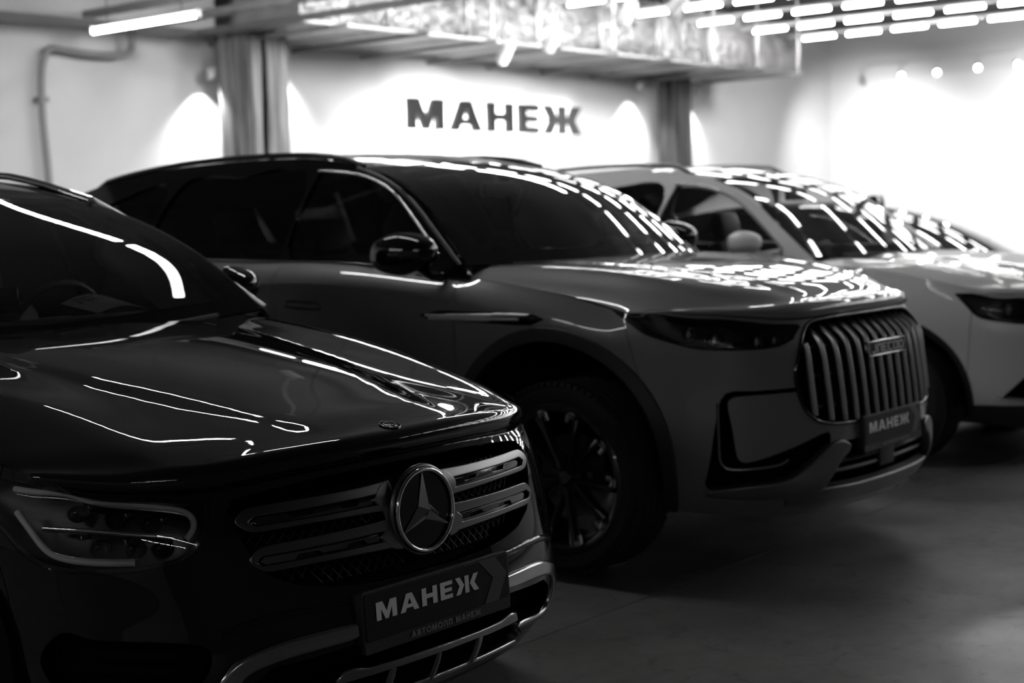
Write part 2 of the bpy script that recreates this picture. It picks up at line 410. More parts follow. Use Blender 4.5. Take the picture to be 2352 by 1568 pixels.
def spl(pts,x):
    """natural cubic through (t,value...) rows, at x"""
    p=np.asarray(pts,float);o=np.argsort(p[:,0]);p=p[o]
    r=TS.w(p[:,0],TS.dm(p[:,0]),np.atleast_1d(x))@p[:,1:]
    return r[:,0] if r.shape[1]==1 else r
def lerp(pts,x):
    p=np.asarray(pts,float);o=np.argsort(p[:,0]);p=p[o]
    return np.interp(x,p[:,0],p[:,1])
def smooth(pts,n=8,closed=True,sharp=()):
    """Catmull-Rom polyline through pts; indices in sharp stay corners"""
    P=np.asarray(pts,float);m=len(P);out=[]
    for i in range(m if closed else m-1):
        b,c=P[i],P[(i+1)%m]
        a=P[i-1] if (closed or i>0) else b
        d=P[(i+2)%m] if (closed or i+2<m) else c
        tb=(c-a)/2 if i not in sharp else (c-b)
        tc=(d-b)/2 if (i+1)%m not in sharp else (c-b)
        L=np.linalg.norm(c-b)
        for v in (0,1):
            t=(tb,tc)[v];l=np.linalg.norm(t)
            if l>L: t=t*L/l
            if v==0:tb=t
            else:tc=t
        for k in range(n):
            t=k/n;out.append((2*t**3-3*t*t+1)*b+(t**3-2*t*t+t)*tb+(-2*t**3+3*t*t)*c+(t**3-t*t)*tc)
    if not closed:out.append(P[-1])
    return np.array(out)
class CarShape:
    """analytic panels of one car in its own frame: x forward from the front axle, y left, z up"""
    def __init__(s,D):
        s.D=D
        # bonnet
        rows=[]
        for y,dxs,zs in D['hood']:
            rows.append([(x,y,z) for x,z in zip(dxs,zs)])
        R=np.array(rows);full=np.concatenate([R[:0:-1]*[1,-1,1],R],0)
        yk=full[:,0,1]
        s.hood=Domed(full,u=yk);s.hood.fn=D.get('crease')          # u = y, v = along the profile from nose to cowl
        n=len(D['hood'][0][1]);c=R[:,:,[0,2]].mean(0)
        # body side + nose + tail wrap
        pl=np.array(D['plan'],float);n=len(pl)
        t=np.gradient(pl,axis=0);t/=np.linalg.norm(t,axis=1)[:,None]
        nx,ny=t[:,1]*1.,-t[:,0]*1.
        zb=lerp(D['bottom'],np.arange(n)) if not callable(D['bottom']) else D['bottom'](np.arange(n))
        top=np.array(D['top'],float)           # station,x,y,z for the belt part
        ke=D['kedge'];T=np.zeros((n,3))
        for k in range(n):
            if k<=D['kfront']:
                uv=np.array([[pl[k,1]*D.get('fy',1.),s.hood.v[0]]]);T[k]=s.hood(uv)[0]
            elif k<=ke:
                ye=spl(D['edge'],[pl[k,0]])[0]
                uv=s.hood.inv([[pl[k,0],ye]],(0,1),(0,s.hood.u[-1]));T[k]=s.hood(uv)[0]
            else:
                T[k]=top[top[:,0]==k][0,1:]
        s.T=T
        L=[]
        for r,df,ds in D['levels']:
            o=df*nx**2+ds*ny**2
            if 'lev_rear' in D:
                pass
            L.append(np.stack([pl[:,0]+nx*o,pl[:,1]+ny*o,zb+r*(T[:,2]-zb)],1))
        L.append(T);L=np.array(L)       # levels x stations
        if 'tweak' in D:D['tweak'](L)
        W=L.transpose(1,0,2)
        full=np.concatenate([W[:0:-1]*[1,-1,1],W],0)
        u=np.concatenate([[0],np.cumsum(np.linalg.norm(np.diff(pl,axis=0),axis=1))])
        s.uk=u;u=np.concatenate([-u[:0:-1],u])
        s.wrap=TS(full,u=u)
        s.n=n
        # greenhouse side: y over (x,z)
        bx=[(T[k,0],T[k,1],T[k,2]) for k in range(ke,n) if T[k,1]>.5]
        s.bx=np.array(bx)
    def belt(s,x):
        b=s.bx[np.argsort(s.bx[:,0])];return np.interp(x,b[:,0],b[:,1]),np.interp(x,b[:,0],b[:,2])
    def side(s,x,z):
        x=np.asarray(x,float);z=np.asarray(z,float)
        yb,zb=spl(s.D['gbelt'],x.ravel()).T.reshape((2,)+x.shape)
        h=z-zb;a,b=s.D['tumble'];return yb-a*h-b*h*h
    def f(s,pts):
        """front view (y,z) -> wrap uv"""
        m=s.uk[s.D['kf_inv']];return s.wrap.inv(pts,(1,2),(-m,m))
    def sd(s,pts):
        """side view (x,z) on the left flank -> wrap uv"""
        return s.wrap.inv(pts,(0,2),(s.uk[s.D['ks_inv']],s.uk[-4]))
#==END
# ------------------------------------------------------------------ the hall
WALL_Y=13.5;RIGHT_X=26.;LEFT_X=-9.;BACK_Y=-11.;CEIL=4.6
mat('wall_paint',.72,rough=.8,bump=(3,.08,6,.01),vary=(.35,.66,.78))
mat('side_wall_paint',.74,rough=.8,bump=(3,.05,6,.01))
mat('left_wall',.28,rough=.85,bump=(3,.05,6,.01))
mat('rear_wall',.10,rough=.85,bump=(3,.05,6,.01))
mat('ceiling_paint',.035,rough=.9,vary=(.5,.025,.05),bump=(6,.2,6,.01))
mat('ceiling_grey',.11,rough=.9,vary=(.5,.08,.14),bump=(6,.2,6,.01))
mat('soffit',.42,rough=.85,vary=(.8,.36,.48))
def concrete():
    m=bpy.data.materials.new('concrete_floor');m.use_nodes=True;nt=m.node_tree;b=nt.nodes['Principled BSDF'];tc=nt.nodes.new('ShaderNodeTexCoord');L=nt.links.new
    def noise(sc,det,ro,dist=0.):
        n=nt.nodes.new('ShaderNodeTexNoise');n.inputs['Scale'].default_value=sc;n.inputs['Detail'].default_value=det;n.inputs['Roughness'].default_value=ro;n.inputs['Distortion'].default_value=dist;L(tc.outputs['Object'],n.inputs['Vector']);return n
    def ramp(n,a,b_,c,d):
        r=nt.nodes.new('ShaderNodeValToRGB');r.color_ramp.elements[0].position=a;r.color_ramp.elements[1].position=b_;r.color_ramp.elements[0].color=(c,c,c,1);r.color_ramp.elements[1].color=(d,d,d,1);L(n.outputs['Fac'],r.inputs['Fac']);return r
    def mul(a,c):
        x=nt.nodes.new('ShaderNodeMix');x.data_type='RGBA';x.blend_type='MULTIPLY';x.inputs[0].default_value=1.;L(a,x.inputs[6]);L(c,x.inputs[7]);return x.outputs[2]
    big=ramp(noise(.9,6,.6,.6),.3,.72,.10,.19);fine=ramp(noise(14,8,.7),.3,.7,.78,1.0);sc=noise(7,10,.75,1.5);scr=ramp(sc,.36,.46,.55,1.0)
    c=mul(mul(big.outputs[0],fine.outputs[0]),scr.outputs[0]);L(c,b.inputs['Base Color'])
    rr=ramp(noise(2.2,6,.6),.3,.7,.38,.62);L(rr.outputs[0],b.inputs['Roughness'])
    k=nt.nodes.new('ShaderNodeBump');k.inputs['Strength'].default_value=.25;k.inputs['Distance'].default_value=.004;L(sc.outputs['Fac'],k.inputs['Height']);L(k.outputs['Normal'],b.inputs['Normal'])
    MATS['concrete_floor']=m
concrete()
def foil():
    m=bpy.data.materials.new('foil_wrap');m.use_nodes=True;nt=m.node_tree;b=nt.nodes['Principled BSDF'];L=nt.links.new
    b.inputs['Base Color'].default_value=(.40,.40,.40,1);b.inputs['Metallic'].default_value=1.;b.inputs['Roughness'].default_value=.30
    tc=nt.nodes.new('ShaderNodeTexCoord');h=None
    v=nt.nodes.new('ShaderNodeTexVoronoi');v.inputs['Scale'].default_value=5.5;v.feature='SMOOTH_F1';L(tc.outputs['Object'],v.inputs['Vector'])
    n=nt.nodes.new('ShaderNodeTexNoise');n.inputs['Scale'].default_value=11;n.inputs['Detail'].default_value=6;n.inputs['Distortion'].default_value=1.2;L(tc.outputs['Object'],n.inputs['Vector'])
    a=nt.nodes.new('ShaderNodeMath');a.operation='ADD';L(v.outputs['Distance'],a.inputs[0]);L(n.outputs['Fac'],a.inputs[1])
    k=nt.nodes.new('ShaderNodeBump');k.inputs['Strength'].default_value=.9;k.inputs['Distance'].default_value=.035;L(a.outputs[0],k.inputs['Height']);L(k.outputs['Normal'],b.inputs['Normal']);MATS['foil_wrap']=m
foil()
mat('galvanised',.55,rough=.35,metal=1.,vary=(3,.42,.6));mat('tray_metal',.20,rough=.5,metal=.6)
mat('pipe_grey',.28,rough=.5);mat('track_white',.7,rough=.5);mat('fixture_dark',.03,rough=.5)
mat('sign_face',.02,rough=.12,spec=.6)
def wood(nm,lo,hi):
    m=bpy.data.materials.new(nm);m.use_nodes=True;nt=m.node_tree;b=nt.nodes['Principled BSDF'];L=nt.links.new;tc=nt.nodes.new('ShaderNodeTexCoord')
    mp=nt.nodes.new('ShaderNodeMapping');mp.inputs['Scale'].default_value=(7,7,.55);L(tc.outputs['Object'],mp.inputs['Vector'])
    n=nt.nodes.new('ShaderNodeTexNoise');n.inputs['Scale'].default_value=1.6;n.inputs['Detail'].default_value=8;n.inputs['Distortion'].default_value=1.;L(mp.outputs[0],n.inputs['Vector'])
    r=nt.nodes.new('ShaderNodeValToRGB');r.color_ramp.elements[0].position=.3;r.color_ramp.elements[1].position=.72;r.color_ramp.elements[0].color=(lo,lo,lo,1);r.color_ramp.elements[1].color=(hi,hi,hi,1);L(n.outputs['Fac'],r.inputs['Fac']);L(r.outputs[0],b.inputs['Base Color']);b.inputs['Roughness'].default_value=.7
    k=nt.nodes.new('ShaderNodeBump');k.inputs['Strength'].default_value=.5;k.inputs['Distance'].default_value=.01;L(n.outputs['Fac'],k.inputs['Height']);L(k.outputs['Normal'],b.inputs['Normal']);MATS[nm]=m
wood('column_wood',.10,.5);wood('column_wood_shaded',.012,.09)  # second: darker copy of the timber, shade in its colour against the wash spots
def slab(name,x0,x1,y0,y1,z0,z1,m,parent=None,kind='structure'):
    o=MB().box(((x0+x1)/2,(y0+y1)/2,(z0+z1)/2),(x1-x0,y1-y0,z1-z0)).obj(name,m,parent)
    if parent is None:o['kind']=kind
    return o
# floor of cast slabs with saw-cut joints
fl=tag(empty('floor'),kind='structure')
MB().box(((LEFT_X+RIGHT_X)/2,(BACK_Y+WALL_Y)/2,-.16),(RIGHT_X-LEFT_X,WALL_Y-BACK_Y,.1)).obj('floor_base','shell_black',fl)
jx=[LEFT_X,-2.4,9.9,17.5,RIGHT_X];jy=[BACK_Y,-3.0,3.14,9.2,WALL_Y]
for i in range(4):
    for j in range(4):
        a,b,c,d=jx[i],jx[i+1],jy[j],jy[j+1]
        MB().box(((a+b)/2,(c+d)/2,-.055),(b-a-.006,d-c-.006,.11)).obj('floor_slab','concrete_floor',fl)
slab('wall_back',LEFT_X,RIGHT_X+.2,WALL_Y,WALL_Y+.2,-.1,CEIL,'wall_paint')
slab('wall_right',RIGHT_X,RIGHT_X+.2,BACK_Y,WALL_Y,-.1,CEIL,'side_wall_paint')
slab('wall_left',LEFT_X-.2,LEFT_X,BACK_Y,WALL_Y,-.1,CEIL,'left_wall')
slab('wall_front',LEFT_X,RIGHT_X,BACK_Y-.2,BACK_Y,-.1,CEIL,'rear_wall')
slab('ceiling',13.2,RIGHT_X+.2,BACK_Y-.2,WALL_Y+.2,CEIL,CEIL+.2,'ceiling_paint')
slab('ceiling',LEFT_X-.2,13.2,BACK_Y-.2,WALL_Y+.2,CEIL,CEIL+.2,'ceiling_grey')
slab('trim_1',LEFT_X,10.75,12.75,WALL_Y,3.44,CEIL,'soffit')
# ---- foil-wrapped ventilation duct along the back wall
DX0,DX1,DY0,DY1,DZ0,DZ1=10.9,21.35,11.6,13.35,3.46,4.22
dt=tag(empty('ventilation_duct',((DX0+DX1)/2,(DY0+DY1)/2,DZ0)),'long foil-wrapped ventilation duct hung under the ceiling above the wall sign','duct')
c0=np.array([(DX0+DX1)/2,(DY0+DY1)/2,DZ0]);nseg=8;w=(DX1-DX0)/nseg
for k in range(nseg):
    x=DX0+(k+.5)*w
    MB().rbox(np.array([x,(DY0+DY1)/2,(DZ0+DZ1)/2])-c0,(w-.012,DY1-DY0,DZ1-DZ0),.04).obj('duct_section','foil_wrap',dt,auto=35)
for k in range(nseg+1):
    x=DX0+k*w;MB().rbox(np.array([x,(DY0+DY1)/2,(DZ0+DZ1)/2])-c0,(.035,DY1-DY0+.03,DZ1-DZ0+.03),.008).obj('duct_flange','galvanised',dt,auto=35)
for y in(DY0+.01,DY1-.02):
    MB().box(np.array([(DX0+DX1)/2,y-.02,DZ0-.015])-c0,(DX1-DX0+.4,.05,.03)).obj('duct_edge_angle','galvanised',dt)
for k in range(9):
    x=DX0+.4+k*1.2;b=MB().box(np.array([x,(DY0+DY1)/2-.05,DZ0-.055])-c0,(.045,DY1-DY0+.5,.045))
    b.obj('hanger_bar','tray_metal' if k%2 else 'galvanised',dt)
    for y in(DY0-.22,DY1+.06):MB().tube([np.array([x,y,DZ0-.08])-c0,np.array([x,y,CEIL])-c0],.007,6).obj('hanger_rod','galvanised',dt)
# ---- cable trays, pipe, small ceiling hardware on the left
def tray(x,y0,y1,z,w,label):
    t=tag(empty('cable_tray',(x,y0,z)),label,'cable tray','cable trays under the left ceiling')
    L=y1-y0
    for sx in(-1,1):MB().box((sx*w/2,L/2,.02),(.012,L,.06)).obj('side_rail','tray_metal',t)
    for k in range(int(L/.3)):MB().box((0,.15+k*.3,-.004),(w,.03,.008)).obj('rung','tray_metal',t)
    return t
tray(9.15,5.0,13.4,3.46,.10,'narrow dark cable tray nearest the left frame edge, under the ceiling')
tray(9.72,5.5,12.7,3.40,.16,'wide cable tray running to the wall above the bright tube lamp')
tray(10.42,5.5,12.6,3.36,.08,'slim cable tray beside the end of the foil duct')
p=smooth([(9.04,13.38,0.0),(9.04,13.38,1.2),(9.04,13.38,1.95),(9.01,13.38,2.55),(9.03,13.38,3.0),(9.12,13.38,3.2),(9.30,13.38,3.20),(9.60,13.36,3.18),(9.98,13.34,3.19),(10.09,13.32,3.27),(10.08,13.3,3.44)],5,False)
pp=tag(empty('wall_pipe',(9.04,13.38,0)),'bent grey pipe climbing the white wall at far left','pipe');o0=np.array([9.04,13.38,0])
MB().tube(p-o0,.036,12).obj('pipe_run','pipe_grey',pp,auto=60)
for z in(.6,1.7,2.7):MB().rbox((.0,.05,z),(.11,.12,.05),.01).obj('pipe_clip','pipe_grey',pp,auto=40)
# ---- timber-clad columns: rough boards with live edges round a dark core
def column(x,y,w,label,seed,m_='column_wood',top=3.46):
    r=tag(empty('wood_column',(x,y,0)),label,'column','timber-clad columns by the back wall');g=np.random.default_rng(seed)
    MB().box((0,0,top/2),(w*.86,w*.86,top)).obj('core','shell_black',r)
    for face in range(4):
        n=2;a=face*math.pi/2;M=np.array([[math.cos(a),-math.sin(a),0],[math.sin(a),math.cos(a),0],[0,0,1]])
        zz=np.linspace(0,top,15);e=[-w/2+.0+.0*zz]
        cut=(g.uniform(-.08,.08)+.045*np.sin(zz*1.1+g.uniform(0,6))+.02*np.sin(zz*3.1+g.uniform(0,6)))*w/.6
        gapw=.032*w/.6+.018*np.sin(zz*1.7+g.uniform(0,6))
        lo=-w/2+.02*np.sin(zz*.9+g.uniform(0,6))*w/.6;hi=w/2+.02*np.sin(zz*1.2+g.uniform(0,6))*w/.6
        for L,R in((lo,cut-abs(gapw)),(cut+abs(gapw),hi)):
            V=[];m=len(zz);t0=-w/2-.028;t1=-w/2+.005
            for k in range(m):V+=[(L[k],t0+.006,zz[k]),(L[k]+.012,t0,zz[k]),(R[k]-.012,t0,zz[k]),(R[k],t0+.006,zz[k]),(R[k],t1,zz[k]),(L[k],t1,zz[k])]
            Fc=[(k*6+j,k*6+(j+1)%6,(k+1)*6+(j+1)%6,(k+1)*6+j) for k in range(m-1) for j in range(6)]+[tuple(range(6))[::-1],tuple(range((m-1)*6,m*6))]
            mesh('board',np.array(V)@M.T,Fc,m_,r,False)
    return r
column(11.43,12.95,.50,'wide rough timber column left of the wall sign',3)
column(20.13,13.1,.34,'narrow timber column right of the wall sign, its wood darkened for shade',11,'column_wood_shaded')
# ---- spotlights
def spot_lamp(name,loc,aim,m,label,group,energy,size=70,drop=.18,r=.055,ln=.17,face=True,blend=.5,cat='spotlight',soft=.04):
    """cylinder head on a stem; the light sits in its mouth"""
    s=tag(empty(name,loc),label,cat,group);a=Vector(aim).normalized();q=a.to_track_quat('-Z','Y')
    MB().rbox((0,0,drop),(.03,.16,.03),.006).tube([(0,0,drop),(0,0,0)],.010,8).obj('bracket',m,s,auto=40)
    R=np.array(q.to_matrix())
    pr=[(r*.35,ln/2),(r*.92,ln/2),(r,ln/2-.01),(r,-ln/2),(r*.86,-ln/2),(r*.80,-ln/2+.03),(0,-ln/2+.032)]
    b=MB();b.lathe(pr,28,axis='z');V=np.array(b.V)@R.T;mesh('lamp_head',V,b.F,m,s,True).data.set_sharp_from_angle(angle=.6)
    if face:
        V=np.array([(r*.76*math.cos(t),r*.76*math.sin(t),-ln/2+.022) for t in np.linspace(0,2*math.pi,24,endpoint=False)])@R.T
        mesh('lamp_lens',V,[tuple(range(24))[::-1]],'spot_face',s,False)
    if energy:
        l=bpy.data.lights.new(name+'_light','SPOT');l.energy=energy;l.spot_size=math.radians(size);l.spot_blend=blend;l.shadow_soft_size=soft
        lo=bpy.data.objects.new('lamp_beam',l);COL.objects.link(lo);lo.parent=s;lo.rotation_mode='QUATERNION';lo.rotation_quaternion=q;lo.location=a*(ln/2+.01)
    return s
words=['first','second','third','fourth','fifth','sixth']
TX=24.0
tk=tag(empty('light_track',(TX,7.6,3.76)),'thin white track carrying the spotlights by the right wall','light track');MB().box((0,0,0),(.035,8.4,.03)).obj('rail','track_white',tk)
for k,(y,z) in enumerate([(11.85,3.50),(11.15,3.54),(10.53,3.54),(9.84,3.56),(9.19,3.56)]):
    if k==0:spot_lamp('track_spotlight',(TX,y,z),(.7,.25,-.55),'track_white','white track spotlight turned to the wall, leftmost on the right-hand track','spotlights on the right-hand track',SPOT_W*.75,125,blend=1.,soft=.2)
    else:spot_lamp('track_spotlight',(TX,y,z),(-.80,-.45,-.30),'track_white','glowing track spotlight facing the camera, %s from the left of the lit ones'%words[k-1],'spotlights on the right-hand track',SPOT_W*1.2,60)
for k,y in enumerate((8.5,7.8,7.1,6.4,5.7)):
    spot_lamp('track_spotlight',(TX-.6,y,3.56),(.85,.35,-.7),'track_white','track spotlight past the right frame edge washing the wall, %s along the track'%words[k],'spotlights on the right-hand track',SPOT_W*.75,125,blend=1.,soft=.2)
hx=14.0
for k,(y,z) in enumerate([(11.45,3.30),(10.75,3.38),(9.7,3.60),(9.05,3.62),(8.4,3.64)]):
    ai=[(.25,.9,-.9),(.3,.9,-.8),(.6,.9,-.6),(.5,1,-.5),(.8,1,-.5)][k]
    spot_lamp('ceiling_spotlight',(hx,y,z),ai,'track_white','white cylinder ceiling spotlight, %s counting from the wall sign'%words[k],'ceiling spotlights in front of the duct',SPOT_W*.8,100,blend=1.,soft=.2,drop=CEIL-z,r=.075,ln=.26,face=False)
for k,x in enumerate((-4.5,-1.,2.5,5.5,8.5,11.0,13.0)):  # added spots out of view, brightening the back wall
    spot_lamp('ceiling_spotlight',(x,8.6,3.9),(.12,1,-.52),'track_white','white ceiling spotlight added unseen above the frame to brighten the back wall, %s from the left'%(words+['seventh'])[k],'added ceiling spotlights brightening the back wall',WASH*(1.2 if x>10 else 1.5 if x<2 else .85),105,drop=CEIL-3.9,r=.075,ln=.26,face=False,blend=1.,soft=.35)
for k,x in enumerate((15.8,18.0,20.4)):  # more added wash spots above the view, for the wall's right part
    spot_lamp('ceiling_spotlight',(x,8.2,4.32),(.10,1,-.50),'track_white','white ceiling spotlight added unseen between the tube rows to brighten the back wall, %s from the left'%words[k],'added ceiling spotlights brightening the back wall',WASH*(1.7 if x<20 else 2.6),105,drop=CEIL-4.32,r=.075,ln=.26,face=False,blend=1.,soft=.35)
for k,(x,y) in enumerate(((4.85,1.15),(9.2,.3),(13.5,.3))):  # first makes the floor pool; the other two are added to lift the car fronts
    spot_lamp('aisle_spotlight',(x,y,4.2),(0,0,-1),'track_white',['ceiling spotlight throwing the bright pool on the floor at lower right','ceiling spotlight added out of view before the white SUV to light the car fronts','ceiling spotlight added out of view before the dark car to light the car fronts'][k],'spotlights over the aisle',AISLE,25,drop=CEIL-4.2,r=.075,ln=.26,face=False,blend=.25)
# wall washers mounted behind the columns
for x,y,z,lab in((11.12,13.30,3.05,'small wall spotlight on the left flank of the wide timber column'),(12.25,13.28,3.38,'small wall spotlight hidden behind the right flank of the wide timber column'),(19.45,13.28,3.3,'small wall spotlight on the left flank of the narrow timber column'),(21.08,13.28,3.3,'small wall spotlight on the right flank of the narrow timber column')):
    s=spot_lamp('wall_spotlight',(x,y,z),(-.02,.06,-1),'track_white',lab,'wall spotlights beside the columns',SPOT_W*.5,100,blend=1.,drop=.05,r=.05,ln=.12,face=False)
# ---- halo-lit wall sign
sg=tag(empty('wall_sign',(14.30,13.36,2.53)),'dark glossy wall sign of five capital letters with white halo lighting','sign')
flt=Flat((0,0,0),(1,0,0),(0,0,1));flt.n=np.array([0,-1.,0])
obs,wd=letter_objs('МАНЕЖ',.40,flt,0,0,'sign_face',sg,.055,sx=3.68/(.40*5.74),gapw=.18,off=0.)
L,w_=letters('МАНЕЖ',.40,.18);sx=3.68/w_
for (ch,x,ps,hs),o in zip(L,obs):
    V=[];Fc=[]
    for q in ps:
        q2=inset(q,.022);q2=q2*[sx,1];P,T=tri2d([q2],[inset(h_,-.012)*[sx,1] for h_ in hs if in_poly(np.array([h_.mean(0)]),q)[0]],2,grid=False)
        k=len(V);V+=[(a,.012,c) for a,c in P];Fc+=[tuple(t+k) for t in T]
    mesh('halo_strip',V,Fc,'halo',o,False)
    MB().tube([((ps[0][:,0].mean())*sx,.0,.2),((ps[0][:,0].mean())*sx,.14,.2)],.012,8).obj('standoff','fixture_dark',o)
# ---- long tube lamps over the near bays, and the rows of short tubes over the right side
def tube_lamp(x,y0,y1,z,label,group):
    t=tag(empty('tube_lamp',(x,(y0+y1)/2,z)),label,'lamp',group);L=y1-y0
    MB().rbox((0,0,.034),(.020,L,.022),.006).obj('lamp_body','track_white',t,auto=40)
    MB().tube([(0,-L/2+.02,0),(0,L/2-.02,0)],.022,12).obj('lamp_tube','tube_long',t,auto=40)
    for s_ in(-1,1):MB().rbox((0,s_*(L/2-.008),.01),(.055,.018,.07),.005).obj('end_cap','track_white',t,auto=40)
    for s_ in(-.35,.35):MB().tube([(0,s_*L,.05),(0,s_*L,CEIL-z)],.004,6).obj('hanger','fixture_dark',t)
    return t
TZ=3.16
for X,nm,y1,n,TZ in((4.86,'between the black and the grey SUV',6.87,2,3.39),(8.43,'between the grey and the white SUV',11.68,4,3.16),(-3.2,'out of view on the left, added to light the grey SUV',10.3,5,3.16)):  # last row: unseen lamps added to light the grey SUV's flank
    for k in range(n):
        y0=y1-1.48-1.61*k
        if X>8 and k==1:continue
        if X>8 and k==0:lab='bright tube lamp hanging at the upper left of the picture below the cable trays'
        else:lab='tube lamp hanging %s, %s from the back wall'%(nm,words[k])
        tube_lamp(X,y0,y0+1.48,TZ,lab,'long tube lamps over the parking bays')
RZ_=3.85;RX=[20.3,18.88,17.45,16.03,14.6,13.17,11.75,10.3]
for i,X in enumerate(RX+[-2.7,-4.2]):
    lf=X<5;lab='suspended row of short white tubes behind the camera, %s from the cars'%words[i-8] if lf else 'suspended row of short white tubes, %s counting from the right wall'%(words+['seventh','eighth','','',''])[i]
    t=tag(empty('tube_row',(X,-3.0 if lf else 11.0,RZ_)),lab,'lamp row','rows of short tubes over the right side')
    n=9 if lf else 22;pt=.70;MB().box((0,-n*pt/2+.05,.055),(.05,n*pt+.25,.035)).obj('rail','track_white',t)
    for k in range(n):
        MB().tube([(0,-k*pt-.05,0),(0,-k*pt-.55,0)],.020,8).obj('lamp_tube','tube_row',t,auto=40)
    for k in range(0,n,5):MB().tube([(0,-k*pt-.3,.06),(0,-k*pt-.3,CEIL-RZ_)],.004,6).obj('hanger','fixture_dark',t)
#==SPECS
def dome(y,x,ya,w,h):return h*(1-np.clip((abs(y)-ya(x)+w)/(2*w),0,1)**2*(3-2*np.clip((abs(y)-ya(x)+w)/(2*w),0,1)))
def hoodgrid(ys,cx,cz,shift0,shift1,zd,bump=None):
    """centre profile cx,cz; shift0/1: rearward plan shift of nose/cowl rows by y; zd[i]: drop per row"""
    out=[];n=len(cx);f=np.linspace(0,1,n)**1.0
    for i,y in enumerate(ys):
        d=(np.array(cx[0])-np.array(cx))/(cx[0]-cx[-1]);d=np.clip(d,0,1)
        x=np.array(cx)-shift0[i]*(1-d)**1.5-shift1[i]*d**2
        z=np.array(cz)+np.array(zd[i])
        if bump is not None:z=z+np.array([bump(y,a) for a in x])*np.clip((d-.03)/.12,0,1)
        out.append((y,x,z))
    return out
gy=[0,.12,.22,.30,.38,.48,.6,.70,.78,.85,.92]
gcx=[.774,.789,.783,.75,.66,.5,.3,.05,-.25,-.62]
gcz=[.826,.852,.880,.893,.912,.942,.980,1.024,1.070,1.115]
gs0=[0,.003,.010,.020,.033,.058,.110,.178,.265,.37,.52]
gs1=[0,.004,.015,.03,.05,.085,.14,.2,.25,.3,.35]
gzd=[[0]*10,[0]*10,[-.001]*10,[-.003]*10,[-.006,-.006,-.006,-.006,-.006,-.006,-.006,-.006,-.006,-.004],
 [-.013,-.014,-.014,-.013,-.011,-.009,-.007,-.006,-.006,-.004],
 [-.020,-.024,-.026,-.022,-.014,-.004,.002,.003,.001,.0],
 [-.010,-.018,-.026,-.026,-.018,-.008,.0,.004,.004,.002],
 [.004,-.006,-.018,-.022,-.020,-.016,-.010,-.004,.0,.0],
 [.018,.006,-.010,-.020,-.026,-.030,-.030,-.026,-.018,-.012],
 [.030,.012,-.012,-.030,-.045,-.058,-.064,-.066,-.06,-.05]]
GLC=dict(
 hood=hoodgrid(gy,gcx,gcz,gs0,gs1,gzd),
 crease=lambda x,y:sstep(.775-x,.02,.16)*sstep(x,-.75,-.45)*(.0075*(1-sstep(abs(y)-lerp([(-.6,.46),(-.2,.44),(.1,.40),(.35,.33),(.6,.25),(.8,.20)],x),-.05,.05))+.006*np.exp(-((abs(y)-.67+.12*np.clip(x-.2,-.2,.5))/.06)**2)),
 plan=[(.86,0),(.856,.16),(.84,.32),(.805,.48),(.757,.60),(.692,.69),(.612,.765),(.512,.825),(.392,.873),(.22,.91),(0,.935),(-.3,.94),(-.66,.937),(-1.2,.937),(-1.8,.937),(-2.4,.94),(-2.87,.945),(-3.25,.92),(-3.5,.86),(-3.68,.75),(-3.76,.55),(-3.79,.28),(-3.8,0)],
 bottom=[(0,.20),(5,.215),(8,.25),(10,.27),(16,.27),(22,.30)],
 kfront=6,kedge=12,fy=1.0,kf_inv=9,ks_inv=5,
 edge=[(.61,.79),(.5,.822),(.39,.845),(.22,.862),(0,.868),(-.3,.86),(-.66,.835)],
 top=[(13,-1.2,.845,1.075),(14,-1.8,.845,1.085),(15,-2.4,.845,1.10),(16,-2.87,.835,1.115),(17,-3.22,.80,1.12),(18,-3.42,.74,1.12),(19,-3.56,.65,1.115),(20,-3.64,.5,1.11),(21,-3.67,.25,1.11),(22,-3.68,0,1.11)],
 levels=[(0,-.07,-.05),(.15,.0,-.005),(.35,.028,.006),(.55,.008,.0),(.75,-.022,.004),(.90,-.045,-.022)],
 tumble=(.50,.12),gbelt=[(-.3,.83,1.08),(-.66,.835,1.10),(-1.2,.843,1.075),(-1.8,.843,1.085),(-2.4,.843,1.10),(-2.87,.833,1.115),(-3.22,.80,1.12),(-3.5,.76,1.12)],
)

jy=[0,.15,.3,.45,.55,.65,.75,.83,.9,.96]
jcx=[.849,.866,.858,.80,.68,.5,.3,.05,-.2,-.45]
jcz=[.997,1.016,1.038,1.062,1.10,1.142,1.172,1.195,1.21,1.216]
js0=[0,.004,.018,.05,.095,.155,.24,.34,.47,.66]
js1=[0,.004,.012,.025,.04,.055,.07,.09,.10,.12]
jzd=[[0]*10,[0]*10,[-.002]*10,[-.006,-.007,-.008,-.006,-.004,-.003,-.003,-.003,-.003,-.003],
 [.0,-.004,-.008,-.012,-.006,.0,.002,.0,-.002,-.004],
 [.012,.004,-.006,-.014,-.010,-.002,.003,.002,-.001,-.004],
 [.024,.014,.0,-.012,-.012,-.006,-.001,.001,-.002,-.006],
 [.034,.022,.006,-.010,-.022,-.028,-.028,-.024,-.020,-.018],
 [.046,.032,.014,-.008,-.034,-.050,-.054,-.052,-.046,-.040],
 [.050,.036,.016,-.016,-.055,-.085,-.095,-.095,-.085,-.075]]
def jtweak(L):
    # the door shoulder crease fades out over the front wing
    for k in range(12):
        w=1. if k<=9 else (.7,.35)[k-10]
        for j,r in((6,.930),(7,.952)):
            t=(r-.895)/.105;q=L[5,k]*(1-t)+L[8,k]*t;L[j,k]=L[j,k]*(1-w)+q*w
